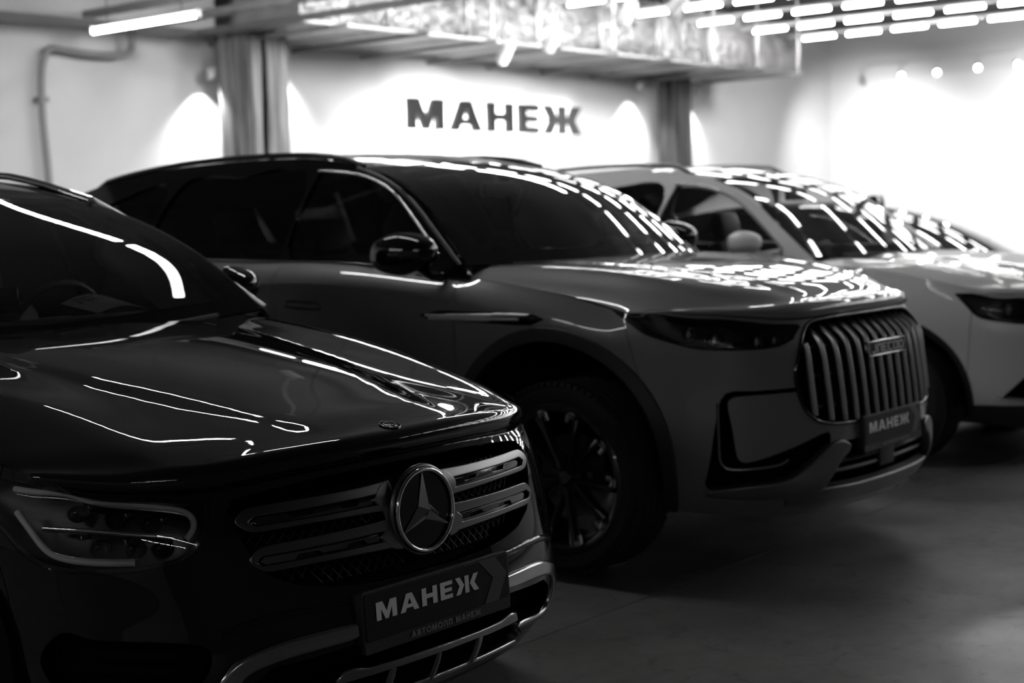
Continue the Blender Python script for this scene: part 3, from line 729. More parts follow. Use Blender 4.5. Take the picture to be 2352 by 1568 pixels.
JAE=dict(tweak=jtweak,
 hood=hoodgrid(jy,jcx,jcz,js0,js1,jzd),
 crease=lambda x,y:sstep(.84-x,.03,.2)*(.007*(1-sstep(abs(y)-lerp([(-.4,.50),(.3,.44),(.8,.30)],x),-.05,.05)))-.022*sstep(.849-.40*y*y-x,.03,.25)*sstep(abs(y)-lerp([(-.5,.80),(-.1,.76),(.2,.72),(.46,.65),(.76,.52)],x),-.01,.09),
 plan=[(.94,0),(.936,.16),(.922,.32),(.89,.46),(.845,.56),(.78,.66),(.70,.75),(.60,.82),(.47,.88),(.28,.925),(0,.95),(-.3,.955),(-.52,.95),(-1.2,.95),(-1.8,.95),(-2.4,.955),(-2.87,.96),(-3.3,.935),(-3.6,.87),(-3.8,.76),(-3.9,.55),(-3.94,.28),(-3.95,0)],
 bottom=[(0,.24),(5,.25),(8,.28),(10,.30),(16,.30),(22,.34)],
 kfront=7,kedge=12,fy=1.0,kf_inv=9,ks_inv=5,
 edge=[(.61,.84),(.47,.885),(.28,.905),(0,.905),(-.3,.895),(-.52,.875)],
 top=[(13,-1.2,.865,1.222),(14,-1.8,.865,1.23),(15,-2.4,.865,1.245),(16,-2.87,.86,1.265),(17,-3.3,.83,1.29),(18,-3.55,.77,1.29),(19,-3.7,.67,1.28),(20,-3.78,.5,1.27),(21,-3.81,.25,1.27),(22,-3.82,0,1.27)],
 levels=[(0,-.07,-.05),(.15,.0,-.012),(.35,.012,0),(.55,.0,-.006),(.75,-.02,-.004),(.895,-.05,.0),(.930,-.058,-.004),(.952,-.064,-.022)],
 tumble=(.36,.14),gbelt=[(-.3,.875,1.235),(-.52,.872,1.235),(-1.2,.865,1.222),(-1.8,.865,1.23),(-2.4,.865,1.245),(-2.87,.86,1.265),(-3.3,.83,1.29),(-3.7,.78,1.29)],
)
ny_=[0,.15,.3,.45,.55,.65,.74,.81,.87,.92]
ncx=[.86,.878,.865,.80,.66,.46,.22,0,-.2,-.42]
ncz=[.92,.942,.965,.99,1.03,1.065,1.095,1.11,1.12,1.125]
ns0=[0,.004,.018,.05,.095,.16,.24,.33,.45,.6]
nzd=[[0]*10,[0]*10,[-.003]*10,[-.010]*10,[-.012,-.013,-.014,-.015,-.012,-.010,-.008,-.007,-.006,-.006],
 [-.004,-.008,-.012,-.018,-.014,-.010,-.006,-.004,-.004,-.006],
 [.004,-.002,-.008,-.018,-.018,-.014,-.010,-.008,-.008,-.010],
 [.010,.002,-.008,-.020,-.030,-.034,-.032,-.026,-.022,-.020],
 [.016,.006,-.008,-.024,-.044,-.054,-.056,-.050,-.044,-.040],
 [.020,.008,-.008,-.030,-.060,-.08,-.09,-.09,-.08,-.07]]
NIS=dict(
 hood=hoodgrid(ny_,ncx,ncz,ns0,[q*.9 for q in js1],nzd,lambda y,x:dome(y,x,lambda q:.36,.06,.010)),
 plan=[(.93,0),(.926,.16),(.91,.32),(.875,.45),(.83,.55),(.77,.64),(.69,.72),(.59,.79),(.46,.845),(.28,.885),(0,.905),(-.3,.91),(-.5,.905),(-1.15,.905),(-1.75,.905),(-2.3,.91),(-2.7,.915),(-3.1,.89),(-3.4,.83),(-3.6,.72),(-3.69,.52),(-3.72,.26),(-3.73,0)],
 bottom=[(0,.20),(5,.21),(8,.25),(10,.27),(16,.27),(22,.32)],
 kfront=7,kedge=12,fy=1.0,kf_inv=9,ks_inv=5,
 edge=[(.61,.80),(.46,.838),(.28,.858),(0,.862),(-.3,.855),(-.5,.84)],
 top=[(13,-1.15,.83,1.15),(14,-1.75,.83,1.165),(15,-2.3,.83,1.185),(16,-2.7,.82,1.21),(17,-3.1,.79,1.235),(18,-3.35,.73,1.235),(19,-3.5,.63,1.23),(20,-3.58,.48,1.22),(21,-3.61,.24,1.22),(22,-3.62,0,1.22)],
 levels=[(0,-.07,-.05),(.15,-.005,-.01),(.35,.01,0),(.55,.0,-.003),(.75,-.02,.003),(.90,-.045,-.02)],
 tumble=(.40,.16),gbelt=[(-.3,.84,1.15),(-.5,.84,1.15),(-1.15,.83,1.15),(-1.75,.83,1.165),(-2.3,.83,1.185),(-2.7,.82,1.21),(-3.1,.79,1.235),(-3.5,.74,1.235)],
)

def lowered(D,k,x0):
    """a lower three-box sister of a body spec: heights above the sill scaled by k"""
    z=lambda q:.25+(np.asarray(q)-.25)*k
    E=dict(D);E['hood']=[(y,x,z(h)) for y,x,h in D['hood']]
    E['top']=[(a,b,c,float(z(d))) for a,b,c,d in D['top']];E['gbelt']=[(a,b,float(z(d))) for a,b,d in D['gbelt']]
    E['tumble']=(.55,.25);return E
SED=lowered(NIS,.83,0)
#==END2
# ------------------------------------------------------------------ generic car body
def circ(cx,cz,r,n=56,a0=0,a1=360):
    return [(cx+r*math.cos(math.radians(a0+(a1-a0)*k/n)),cz+r*math.sin(math.radians(a0+(a1-a0)*k/n))) for k in range(n)]
class Body:
    def __init__(s,S,D,root):
        s.S,s.D,s.root=S,D,root;w=S.wrap;k=np.arange(5,S.n-3)
        lo=np.array([w([[S.uk[i],w.v[0]]])[0] for i in k]);s.lo=lo[np.argsort(lo[:,0])];T=S.T[5:S.n-3];s.hi=T[np.argsort(T[:,0])]
        s.v0,s.v1=w.v[0],w.v[-1];s.U=S.uk[-1]
        s.side=HF(S.side)
    def zr(s,x):return np.interp(x,s.lo[:,0],s.lo[:,2]),np.interp(x,s.hi[:,0],s.hi[:,2])
    def sd(s,pts):
        p=np.asarray(pts,float);a,b=s.zr(p[:,0]);zc=np.clip(p[:,1],a+.004,b-.004);uv=s.S.sd(np.stack([p[:,0],zc],1));uv[:,1]+=p[:,1]-zc;return uv
    def fr(s,pts):return s.S.f(pts)
    def mix(s,pts):
        """outline given as ('f',y,z) front-view or ('s',x,z) side-view points"""
        return np.array([(s.fr([q[1:]]) if q[0]=='f' else s.sd([q[1:]]))[0] for q in pts])
    def on(s,uv,off=0.):
        uv=np.atleast_2d(uv);X=s.S.wrap(uv);n=s.S.wrap.normal(uv)
        sg=np.where(((X-CENTRE)*n).sum(1)<0,-1.,1.)[:,None];return X+n*sg*off
    def mir(s,uv):return np.asarray(uv)*[-1,1]
    def ushell(s):
        return np.array([(-s.U+.01,s.v0),(s.U-.01,s.v0),(s.U-.01,s.v1),(-s.U+.01,s.v1)])
    def base(s,b):
        """the parts every car has"""
        S,D,root=s.S,s.D,s.root;W=S.wrap;paint=b['paint'];sp=b.get('sp',.04)
        s.fa=s.sd(circ(*b['arch']));s.ra=s.sd(circ(b['rarch'],b['arch'][1],b['arch'][2]))
        hl=b['headlight'];s.hl=hl
        cut=[s.fa,s.ra,s.mir(s.fa),s.mir(s.ra)]
        sh=s.ushell();sh[2:,1]-=.07
        panel('body_shell',W,[sh],'shell_black',root,exc=cut+[hl,s.mir(hl)]+b.get('front_holes',[]),sp=.07,off=-.03,depth=0)
        # bumper-fender split
        sl=s.sd(b['split']);               # from low to high
        big=.6
        bumper=np.concatenate([sl*[1,1],[(sl[-1,0],s.v1+.1)],[(-sl[-1,0],s.v1+.1)],s.mir(sl)[::-1],[(-sl[0,0],s.v0-.1)],[(sl[0,0],s.v0-.1)]])
        dom=s.ushell()
        o=panel('front_bumper',W,[dom,bumper],b.get('bumper_paint',paint),root,exc=[s.fa,s.mir(s.fa),hl,s.mir(hl)]+b.get('front_holes',[]),sp=b.get('spf',sp),gap=.0015)
        s.bumper=o[0]
        def quad(x0,x1,z0,z1):return s.sd([(x0,z0)]+[(x0+(x1-x0)*t,z0) for t in(.33,.66)]+[(x1,z0),(x1,(z0+z1)/2),(x1,z1),(x0,z1),(x0,(z0+z1)/2)])
        zr=b['rocker'];d=b['doors'];fend=np.concatenate([sl,[(sl[-1,0],s.v1+.1)],s.sd([(d[0],1.6),(d[0],1.2),(d[0],1.0),(d[0],.8),(d[0],.6),(d[0],zr)]),s.sd([(b['arch'][0],zr-.02)])])
        panel('fender',W,[dom,fend],paint,root,exc=[s.fa,hl]+b.get('fender_holes',[]),sp=sp,gap=.0015,mirror=True)
        s.doors=[]
        for i in(0,1):
            x0,x1=d[i],d[i+1]
            q=s.sd([(x0,1.6),(x0,1.2),(x0,1.),(x0,.8),(x0,.6),(x0,zr),(x0+(x1-x0)*.33,zr),(x0+(x1-x0)*.66,zr),(x1,zr),(x1,.6),(x1,.8),(x1,1.),(x1,1.2),(x1,1.6)])
            s.doors.append(panel('door',W,[dom,q],paint,root,exc=[s.ra]+b.get('door_holes',[]),sp=sp,gap=.002,mirror=True))
        q=s.sd([(d[2],1.6),(d[2],1.2),(d[2],1.),(d[2],.8),(d[2],.6),(d[2],zr),(b['rarch'],zr-.02)]);ur=s.sd([(b['rsplit'],.6)])[0,0]
        q=np.concatenate([q,[(ur,s.v0+.25),(ur,s.v1+.1)]])
        panel('rear_quarter',W,[dom,q],paint,root,exc=[s.ra],sp=sp,gap=.0015,mirror=True)
        q=np.array([(ur,s.v0),(s.U-.012,s.v0),(s.U-.012,s.v1),(ur,s.v1)])
        vt=s.v0+.62*(s.v1-s.v0);
        tl=np.array([(ur-.1,vt+.02),(s.U-.45,vt+.04),(s.U-.45,s.v1-.08),(ur-.06,s.v1-.1)])
        for sg in(1,-1):
            panel('rear_panel',W,[q*[sg,1]],paint,root,exc=[s.ra*[sg,1],tl*[sg,1]],sp=.06)
            panel('tail_light',W,[inset(tl*[sg,1],.003)],'lamp_lens_grey',root,sp=.06,off=.004,depth=.03,bev=.006)
        # sill cladding between the arches and arch rims
        q=s.sd([(b['arch'][0],zr),(d[0],zr),(d[1],zr),(d[2],zr),(b['rarch'],zr),(b['rarch'],0),(d[1],0),(b['arch'][0],0)])
        panel('sill_cladding',W,[dom,q],b['clad'],root,exc=[s.fa,s.ra],sp=.06,off=.006,mirror=True)
        if b.get('rim_w'):
            for cx in(b['arch'][0],b['rarch']):
                a=(cx,b['arch'][1]);ro=s.sd(circ(*a,b['arch'][2]+b['rim_w']))
                panel('wheel_arch_trim',W,[dom,ro],b['clad'],root,exc=[s.fa if cx>-1 else s.ra]+([hl] if cx>-1 else[])+b.get('rim_exc',[]),sp=sp,off=.010,depth=.03,bev=.006,mirror=True)
        for cx in(b['arch'][0],b['rarch']):
            for sg in(1,-1):
                r=b['arch'][2]+.01;V=[];n=22
                for k in range(n+1):
                    t=math.radians(-8+196*k/n);V+=[(cx+r*math.cos(t),sg*.50,b['arch'][1]+r*math.sin(t)),(cx+r*math.cos(t),sg*.90,b['arch'][1]+r*math.sin(t))]
                V+=[(cx,sg*.50,b['arch'][1])];c=len(V)-1
                mesh('wheel_liner',V,[(2*k,2*k+1,2*k+3,2*k+2) for k in range(n)]+[(c,2*k,2*k+2) for k in range(n)],'shell_black',root)
        # bonnet
        H=S.hood;yc=S.T[D['kfront'],1];ys=np.linspace(-yc,yc,41);fr=np.stack([ys,np.full(41,H.v[0])],1)
        xe=np.linspace(S.T[D['kfront'],0],b['cowl'][-1][1],24)[1:];ye_=spl(D['edge'],xe);ed=H.inv(np.stack([xe,ye_],1),(0,1),(0,H.u[-1]))
        fx=H(np.stack([ye_,np.full(len(ye_),H.v[0])],1))[:,0];bad=xe>=fx-.004;ed[bad]=np.stack([ye_,np.full(len(ye_),H.v[0])],1)[bad];ed=ed[np.concatenate([[True],~(bad[1:]&(np.diff(ye_)<0))])]
        yr=np.linspace(b['cowl'][-1][0],-b['cowl'][-1][0],25);rx=lerp(b['cowl'],abs(yr));rr=H.inv(np.stack([rx,yr],1),(0,1))
        out=np.concatenate([fr,ed,rr[1:-1],(ed*[-1,1])[::-1]])
        s.hood=panel('bonnet',H,[out],paint,root,sp=b.get('sph',sp),depth=.02,gap=.0022,centre=(-.3,0,.3))[0]
        # cowl strip between bonnet and windscreen, in wiper black
        # greenhouse
        A=np.array(b['A'],float);t=np.concatenate([[0],np.cumsum(np.linalg.norm(np.diff(A,axis=0),axis=1))])
        tt=np.linspace(0,t[-1],7);Ax=spl(np.stack([t,A[:,0]],1),tt);Az=spl(np.stack([t,A[:,1]],1),tt);Ay=S.side(Ax,Az)
        yn=np.array([-1,-.8,-.5,0,.5,.8,1.]);G=[]
        b0,b1=b['ws_bulge']
        for i in range(7):
            f=i/6;bl=b0+(b1-b0)*f;zc=b['ws_rise'][0]+(b['ws_rise'][1]-b['ws_rise'][0])*f;ex=b.get('ws_ex',2.);sag=b.get('ws_sag',.014)*math.sin(math.pi*f)
            G.append([(Ax[i]+bl*(1-abs(q)**ex)+sag,Ay[i]*q,Az[i]+zc*(1-abs(q)**ex)+sag) for q in yn])
        s.ws=WS=TS(np.array(G).transpose(1,0,2))
        u0,u1,v0,v1=WS.u[0],WS.u[-1],WS.v[0],WS.v[-1]
        rect=lambda a,c,d_,e:np.array([(a,d_),(c,d_),(c,e),(a,e)])
        cen=(-1.6,0,1.)
        panel('windscreen',WS,[rect(u0+.004,u1-.004,v0+.0,v1-.004)],b['glass_front'],root,sp=.07,depth=0,centre=cen)
        fw=b.get('frit',.055)
        panel('windscreen_border',WS,[rect(u0,u1,v0-.0,v1)],'gloss_black',root,exc=[smooth([(u0+fw,v0+b.get('frit_low',.10)),((u0+u1)/2,v0+b.get('frit_low',.10)),(u1-fw,v0+b.get('frit_low',.10)),(u1-fw*1.1,v1-.05),((u0+u1)/2,v1-.045),(u0+fw*1.1,v1-.05)],6,True,(0,2,3,5))],sp=.08,off=-.003,depth=.004,centre=cen)
        # cowl
        yr=np.linspace(-1,1,15);yc2=b['cowl'][-1][0]
        P0=np.array([(lerp(b['cowl'],abs(q*yc2))-.004,q*yc2) for q in yr]);z0=H(H.inv(P0,(0,1)))[:,2]-.012
        P1=WS(np.stack([np.interp(yr,yn,WS.u),np.full(15,v0)],1));P1=P1+[.01,0,-.006]
        P1[:,1]=np.clip(P1[:,1],-yc2-.03,yc2+.03)
        CW=TS(np.array([[(x,y,z) for (x,y),z in zip(P0,z0)],[((x+p[0])/2,(y+p[1])/2,(z+p[2])/2-.02) for (x,y),z,p in zip(P0,z0,P1)],[tuple(p) for p in P1]]).transpose(1,0,2))
        panel('cowl',CW,[rect(CW.u[0],CW.u[-1],CW.v[0],CW.v[-1])],'plastic_black',root,sp=.08,depth=0,centre=(-.6,0,.6))
        # roof
        RE=np.array(b['roof'],float);xs=np.linspace(A[-1,0],RE[-1,0],9);ze=spl(RE,xs);ye=S.side(xs,ze);G=[]
        for i in range(9):
            f=i/8;bl=b1*(1-f)**2;zc=b['ws_rise'][1]+(b['crown']-b['ws_rise'][1])*min(1,f*3.)
            if i==8:bl=-.05
            ex=b.get('ws_ex',2.)*(1-min(1,f*3))+2*min(1,f*3);G.append([(xs[i]+bl*(1-abs(q)**ex),ye[i]*q,ze[i]+zc*(1-abs(q)**ex)) for q in yn])
        s.rf=RF=TS(np.array(G).transpose(1,0,2))
        R=lambda a,c:rect(RF.u[0],RF.u[-1],a,c)
        panel('roof',RF,[R(RF.v[0],RF.v[-1])],b['roof_paint'],root,sp=.08,depth=.01,centre=cen,exc=b.get('roof_exc',lambda r:[])(RF))
        panel('headliner',RF,[R(RF.v[0],RF.v[-1])],'headliner',root,sp=.12,depth=0,off=-.035,centre=cen)
        # tail
        last=np.array(G[-1]);k0=b.get('tail_k',18);TT=S.T[k0:];TT=np.concatenate([(TT*[1,-1,1]),TT[::-1][1:]],0)
        tu=np.interp(np.linspace(0,1,7),np.linspace(0,1,len(TT)),np.arange(len(TT)));low=np.stack([np.interp(tu,np.arange(len(TT)),TT[:,j]) for j in range(3)],1)
        low=low if np.sign(low[0,1])==np.sign(last[0,1]) else low[::-1]
        RG=TS(np.array([last,last*.66+low*.34+[-.03,0,.02],last*.33+low*.67+[-.03,0,.02],low]).transpose(1,0,2))
        rr_=rect(RG.u[0],RG.u[-1],RG.v[0],RG.v[-1]);hole=rect(RG.u[0]+.12,RG.u[-1]-.12,RG.v[0]+.05,RG.v[-1]-.08)
        panel('tailgate',RG,[rr_],b['roof_paint'],root,exc=[hole],sp=.08,depth=.01,centre=cen)
        panel('rear_window',RG,[hole],'glass_dark',root,sp=.1,depth=0,off=-.004,centre=cen)
        # pillars and window frames
        rex=np.linspace(RE[0,0],RE[-1,0],24);up=np.stack([rex,spl(RE,rex)],1)
        Al=np.stack([spl(np.stack([t,A[:,0]],1),np.linspace(0,t[-1],14)),spl(np.stack([t,A[:,1]],1),np.linspace(0,t[-1],14))],1)
        bx=np.array([(x,np.interp(x,s.hi[:,0],s.hi[:,2])) for x in np.linspace(b['dbase'],A[0,0]+.02,24)])
        frame=np.concatenate([Al,up[1:],bx])
        wins=[smooth(w,8,True,b.get('wsharp',())) if len(w)>3 else np.array(w) for w in b['windows']]
        panel('pillar_frame',s.side,[frame],b['pillar_paint'],root,exc=wins,sp=.05,depth=.02,mirror=True)
        for w,g in zip(wins,b['win_glass']):
            panel('side_window',s.side,[inset(w,-.004)],g,root,sp=.08,off=-.012,depth=0,mirror=True)
        s.wins=wins
        # rear-most closing panel under the roof edge is part of the tailgate; floor and interior
        L0=S.T[-1,0];MB().box(((L0+.35)/2,0,b['bottom']+.05),(abs(L0)+.35,1.30,.10)).obj('underbody','shell_black',root)
        MB().box((-1.7,0,b['bottom']+.13),(2.4,1.5,.06)).obj('cabin_floor','dash',root)
    def seat(s,x,y,w=.52,z=.42,rec=.30,hr=True):
        r=empty('seat',(x,y,0),0,s.root)
        MB().rbox((.0,0,z+.09),(.52,w,.18),.06).obj('cushion','leather',r,auto=40)
        c,sn=math.cos(rec),math.sin(rec);M=[[c,0,-sn],[0,1,0],[sn,0,c]]
        MB().rbox((-.33,0,z+.44),(.15,w-.02,.62),.06,M).obj('backrest','leather',r,auto=40)
        if hr:
            MB().rbox((-.45,0,z+.84),(.10,.27,.19),.045,M).tube([(-.42,.05,z+.7),(-.45,.05,z+.8)],.008).tube([(-.42,-.05,z+.7),(-.45,-.05,z+.8)],.008).obj('headrest','leather',r,auto=40)
        return r
    def interior(s,dx,zt,seatx,z=.42,rearx=None):
        root=s.root
        MB().rbox((dx-.22,0,zt-.10),(.44,1.34,.20),.08).rbox((dx-.40,.0,zt-.28),(.35,1.3,.3),.05).rbox((dx-.55,0,zt-.42),(.6,.26,.35),.05).obj('dashboard','dash',root,auto=40)
        MB().rbox((dx-.44,0,zt+.02),(.03,.32,.18),.01).obj('centre_screen','gloss_black',root,auto=40)
        c=np.array([dx-.55,.37,zt-.06]);a=np.array([.42,0,.9]);b=np.array([0,1,0.])
        MB().tube([c+.185*(math.cos(t)*a+math.sin(t)*b) for t in np.linspace(0,2*math.pi,28,endpoint=False)],.015,8,closed=True).rbox(c+[.01,0,-.01],(.05,.16,.12),.02).tube([c,c+[.25,0,-.12]],.03).box(c,(.02,.34,.03)).obj('steering_wheel','leather',root,auto=40)
        for y in(.37,-.37):s.seat(seatx,y,z=z)
        rx=rearx or seatx-.95
        for y in(.42,-.42):s.seat(rx,y,w=.6,z=z+.02)
        s_=s.rf;p=s_(np.array([[(s_.u[0]+s_.u[-1])/2,s_.v[0]]]))[0]
        MB().rbox((p[0]+.10,0,p[2]-.13),(.03,.24,.07),.012).tube([(p[0]+.07,0,p[2]-.04),(p[0]+.10,0,p[2]-.11)],.01).obj('interior_mirror','dash',root,auto=40)
    def mirror(s,c,d,m,stalk_to,fold=0.,lower='plastic_black',split=True):
        """door mirror: shaped shell, split line, glass, foot; both sides"""
        for sg in(1,-1):
            fz=sg*math.radians(fold);r=empty('door_mirror',(c[0],sg*c[1],c[2]),fz,s.root);n,k=20,14;V=[];Fc=[]
            for i in range(n+1):
                ph=math.pi*i/n-math.pi/2
                for j in range(k*2):
                    th=math.pi*j/k;f=lambda q,p:math.copysign(abs(q)**p,q)
                    x=f(math.cos(th),.8)*f(math.cos(ph),.75);z=f(math.sin(th),.75)*f(math.cos(ph),.75);y=f(math.sin(ph),.8)
                    if x<0:x*=.35
                    tp=1-.22*max(0,y)-.12*max(0,-y);z=z*tp*(1+.10*y)-.05*y
                    V.append((x*d[0]*tp,sg*y*d[1]/2,z*d[2]/2))
            m2=2*k
            Fa=[(i*m2+j,i*m2+(j+1)%m2,(i+1)*m2+(j+1)%m2,(i+1)*m2+j) for i in range(n) for j in range(m2)]
            if sg>0:Fa=[f[::-1] for f in Fa]
            zz=lambda f:np.mean([V[q][2] for q in f])
            up=[f for f in Fa if zz(f)>-.12*d[2]];dn=[f for f in Fa if zz(f)<=-.12*d[2]]
            mesh('mirror_cover',V,up,m,r);mesh('mirror_base',np.array(V)*[.985,.985,1.0],dn,lower,r)
            q=np.array(circ(0,0,1,24));P=[(-.36*d[0],a*d[1]*.40,b_*d[2]*.38) for a,b_ in q]
            mesh('mirror_glass',P,[tuple(range(24))],'chrome',r,False)
            t=np.array(stalk_to)*[1,sg,1]-np.array([c[0],sg*c[1],c[2]]);cf,sf=math.cos(fz),math.sin(fz);t=np.array([t[0]*cf+t[1]*sf,-t[0]*sf+t[1]*cf,t[2]])
            MB().tube([(0.0,-sg*d[1]*.2,-d[2]*.30),(t[0]*.5,t[1]*.5-sg*d[1]*.12,-d[2]*.52),tuple(t)],[.045,.04,.05],10,ry=[.02,.018,.022]).obj('mirror_foot',lower,r,auto=60)
    def wheel(s,pos,R,rim,w,style,m_face='rim_machined',steer=0.):
        """wheel facing +y (mirrored for the right side by rotation)"""
        r=empty('wheel',pos,math.pi if pos[1]<0 else 0,s.root);h=w/2
        if steer:r.rotation_euler[2]+=steer
        prof=[(rim-.012,-h*.80),(rim+.02,-h*.96),(rim+.06,-h*1.03),(R-.05,-h*1.0),(R-.018,-h*.90),(R-.004,-h*.74)]
        for g in(-.46,-.16,.16,.46):prof+=[(R,h*(g-.055)),(R-.008,h*(g-.05)),(R-.008,h*(g+.05)),(R,h*(g+.055))]
        prof+=[(R-.004,h*.74),(R-.018,h*.90),(R-.05,h*1.0),(rim+.06,h*1.03),(rim+.02,h*.96),(rim-.012,h*.80)]
        t=MB().lathe(prof,72).obj('tyre','rubber',r,auto=35)
        b=MB()
        for k in range(72):
            a=2*math.pi*k/72
            for sg in(1,-1):
                M=[[math.cos(a),0,-math.sin(a)],[0,1,0],[math.sin(a),0,math.cos(a)]]
                b.box(((R-.006)*math.cos(a),sg*h*.84,(R-.006)*math.sin(a)),(.016,h*.26,.022),M)
        b.obj('tread_blocks','rubber',r,kind='stuff')
        MB().lathe([(rim,h*.82),(rim+.012,h*.92),(rim+.004,h*.97),(rim-.012,h*.95),(rim-.03,h*.80),(rim-.045,h*.3),(rim-.04,-h*.8),(rim-.01,-h*.82)],64).obj('rim','rim_black',r,auto=40)
        MB().lathe([(.02,h*.05),(.17,h*.05),(.17,h*.0),(.02,h*.0)],48).lathe([(.0,h*.18),(.075,h*.18),(.085,h*.05)],32).obj('brake_disc','brake',r,auto=40)
        MB().rbox((-.12,h*.05,.09),(.09,.07,.14),.02).obj('brake_caliper','trim_grey',r,auto=40)
        style(r,rim,h)
        MB().lathe([(0,h*.62),(.028,h*.62),(.034,h*.56),(.036,h*.4)],28).obj('hub_cap','dark_chrome',r,auto=40)
        MB().lathe([(.03,h*.55),(.075,h*.50),(.085,h*.30),(.05,h*.1)],36).obj('hub','rim_black',r,auto=40)
        return r
def spokes_fork(r,rim,h):
    """five forked spokes, dark, with bright cut faces that hook along the rim"""
    def ring(a,rr,y):return(rr*math.cos(a),y,rr*math.sin(a))
    proto=None
    for k in range(5):
        A=2*math.pi*(k+.25)/5
        b=MB();f=MB()
        for sg in(1,-1):
            a0,a1=A+sg*.16,A+sg*.36
            p0=np.array(ring(A+sg*.55,.045,h*.42));p1=np.array(ring(a1,rim-.015,h*.80))
            b.tube([p0,p0*.66+p1*.34+[0,.004,0],p0*.33+p1*.67+[0,.006,0],p1],[.015,.013,.015,.022],8,ry=[.03,.028,.026,.03],up=(0,1,0))
            e0=np.array(ring(a1+sg*.03,rim-.030,h*.95));w0=p0+[0,h*.20,0]
            f.tube([w0*.82+e0*.18,w0*.5+e0*.5,w0*.28+e0*.72,e0],[.0022,.0028,.0045,.011],8,ry=.005,up=(0,1,0))
            f.tube([ring(a1+sg*.02,rim-.034,h*.94),ring(a1-sg*.06,rim-.022,h*.95),ring(a1-sg*.13,rim-.022,h*.95)],[.013,.013,.010],8,ry=.006,up=(0,1,0))
            f.tube([ring(a1-sg*.13,rim-.022,h*.95),ring(a1-sg*.15,rim-.055,h*.91)],[.011,.009],8,ry=.006,up=(0,1,0))
        o=b.obj('spoke','rim_black',r,auto=50)
        f.obj('spoke_face','rim_machined',r,auto=50)
def spokes_plain(n=5,m='satin_silver'):
    def st(r,rim,h):
        for k in range(n):
            A=2*math.pi*k/n;b=MB()
            for sg in(1,-1):
                p=[(.05*math.cos(A+sg*.3),h*.45,.05*math.sin(A+sg*.3)),(.6*rim*math.cos(A+sg*.12),h*.72,.6*rim*math.sin(A+sg*.12)),((rim-.015)*math.cos(A+sg*.17),h*.82,(rim-.015)*math.sin(A+sg*.17))]
                b.tube(p,[.018,.014,.02],8,ry=.018,up=(0,1,0))
            b.obj('spoke',m,r,auto=50)
    return st
def lamp_unit(B,name,uv,root,sp=.03,lens='lens_clear',deep=.085,outer=None):
    """headlight: tub, clear lens; returns the two parents (left, right)"""
    out=[];uv=np.array(uv);uv[:,1]=np.minimum(uv[:,1],B.v1-.016)
    for sg in(1,-1):
        e=empty(name,(0,0,0),0,root);q=uv*[sg,1]
        panel('housing',B.S.wrap,[inset(q,.004)],'lamp_housing',e,sp=sp*1.5,off=-deep,depth=-deep)
        panel('lens',B.S.wrap,[inset(q,.002)],lens,e,sp=sp,off=.0,depth=.006)
        panel('seal',B.S.wrap,[inset(q,-.001)],'gloss_black',e,exc=[inset(q,.012)],sp=sp,off=-.0015,depth=.01)
        out.append((e,sg))
    return out
def number_plate(B,root,x,z,tilt,w,name='number_plate'):
    """black dealer plate with white lettering"""
    e=empty(name,(x,0,z),0,root);t=math.radians(tilt)
    # plate axes: a = car right->left seen from the front reads left to right along +y
    fl=Flat((0,0,0),(0,1,0),(-math.sin(t),0,math.cos(t)))
    def rr(a,b,r=.008):
        o=[]
        for cx,cy,a0 in((a-r,b-r,0),(-a+r,b-r,90),(-a+r,-b+r,180),(a-r,-b+r,270)):
            o+=[(cx+r*math.cos(math.radians(a0+k*18)),cy+r*math.sin(math.radians(a0+k*18))) for k in range(6)]
        return np.array(o)
    cc=(-5,0,0)
    k=w/.52;fo=rr(w/2+.007,.074*k)+[0,-.012*k]
    panel('plate_frame',fl,[fo],'plastic_black',e,sp=.2,off=-.002,depth=.012,bev=.002,centre=cc)
    panel('plate_face',fl,[rr(w/2,.056*k)],'plate_black',e,sp=.2,off=.0,depth=.003,bev=.0008,centre=cc)
    letter_objs('МАНЕЖ',.043*k,fl,-.225*k,-.012*k,'print_white',e,.0006,sx=1.49,gapw=.18)
    letter_objs('АВТОМОЛЛ МАНЕЖ',.0150*k,fl,-.112*k,-.0775*k,'print_grey',e,.0005,sx=1.09,gapw=.20,space=.6)
    a=np.array([(.148,.0555),(.214,.0555),(.255,.008),(.216,-.0555),(.162,-.0555),(.200,.006)])*k
    panel('plate_arrow',fl,[a],'plate_arrow',e,sp=.3,off=.0012,depth=.0008,centre=cc)
    return e
# ------------------------------------------------------------------ the four cars
RZ=-math.pi/2
def mirror_half(p):
    """closed outline from a half outline (y>=0) running from the top centre to the bottom centre"""
    p=np.asarray(p,float);return np.concatenate([p,(p*[-1,1])[::-1][(1 if abs(p[-1,0])<1e-6 else 0):(-1 if abs(p[0,0])<1e-6 else None)]])
def strip_tube(B,name,uv,r,m,parent,off=0.,ry=None,n=8,closed=False,sg=1):
    return MB().tube(B.on(np.asarray(uv)*[sg,1],off),r,n,ry=ry,closed=closed).obj(name,m,parent,auto=50)
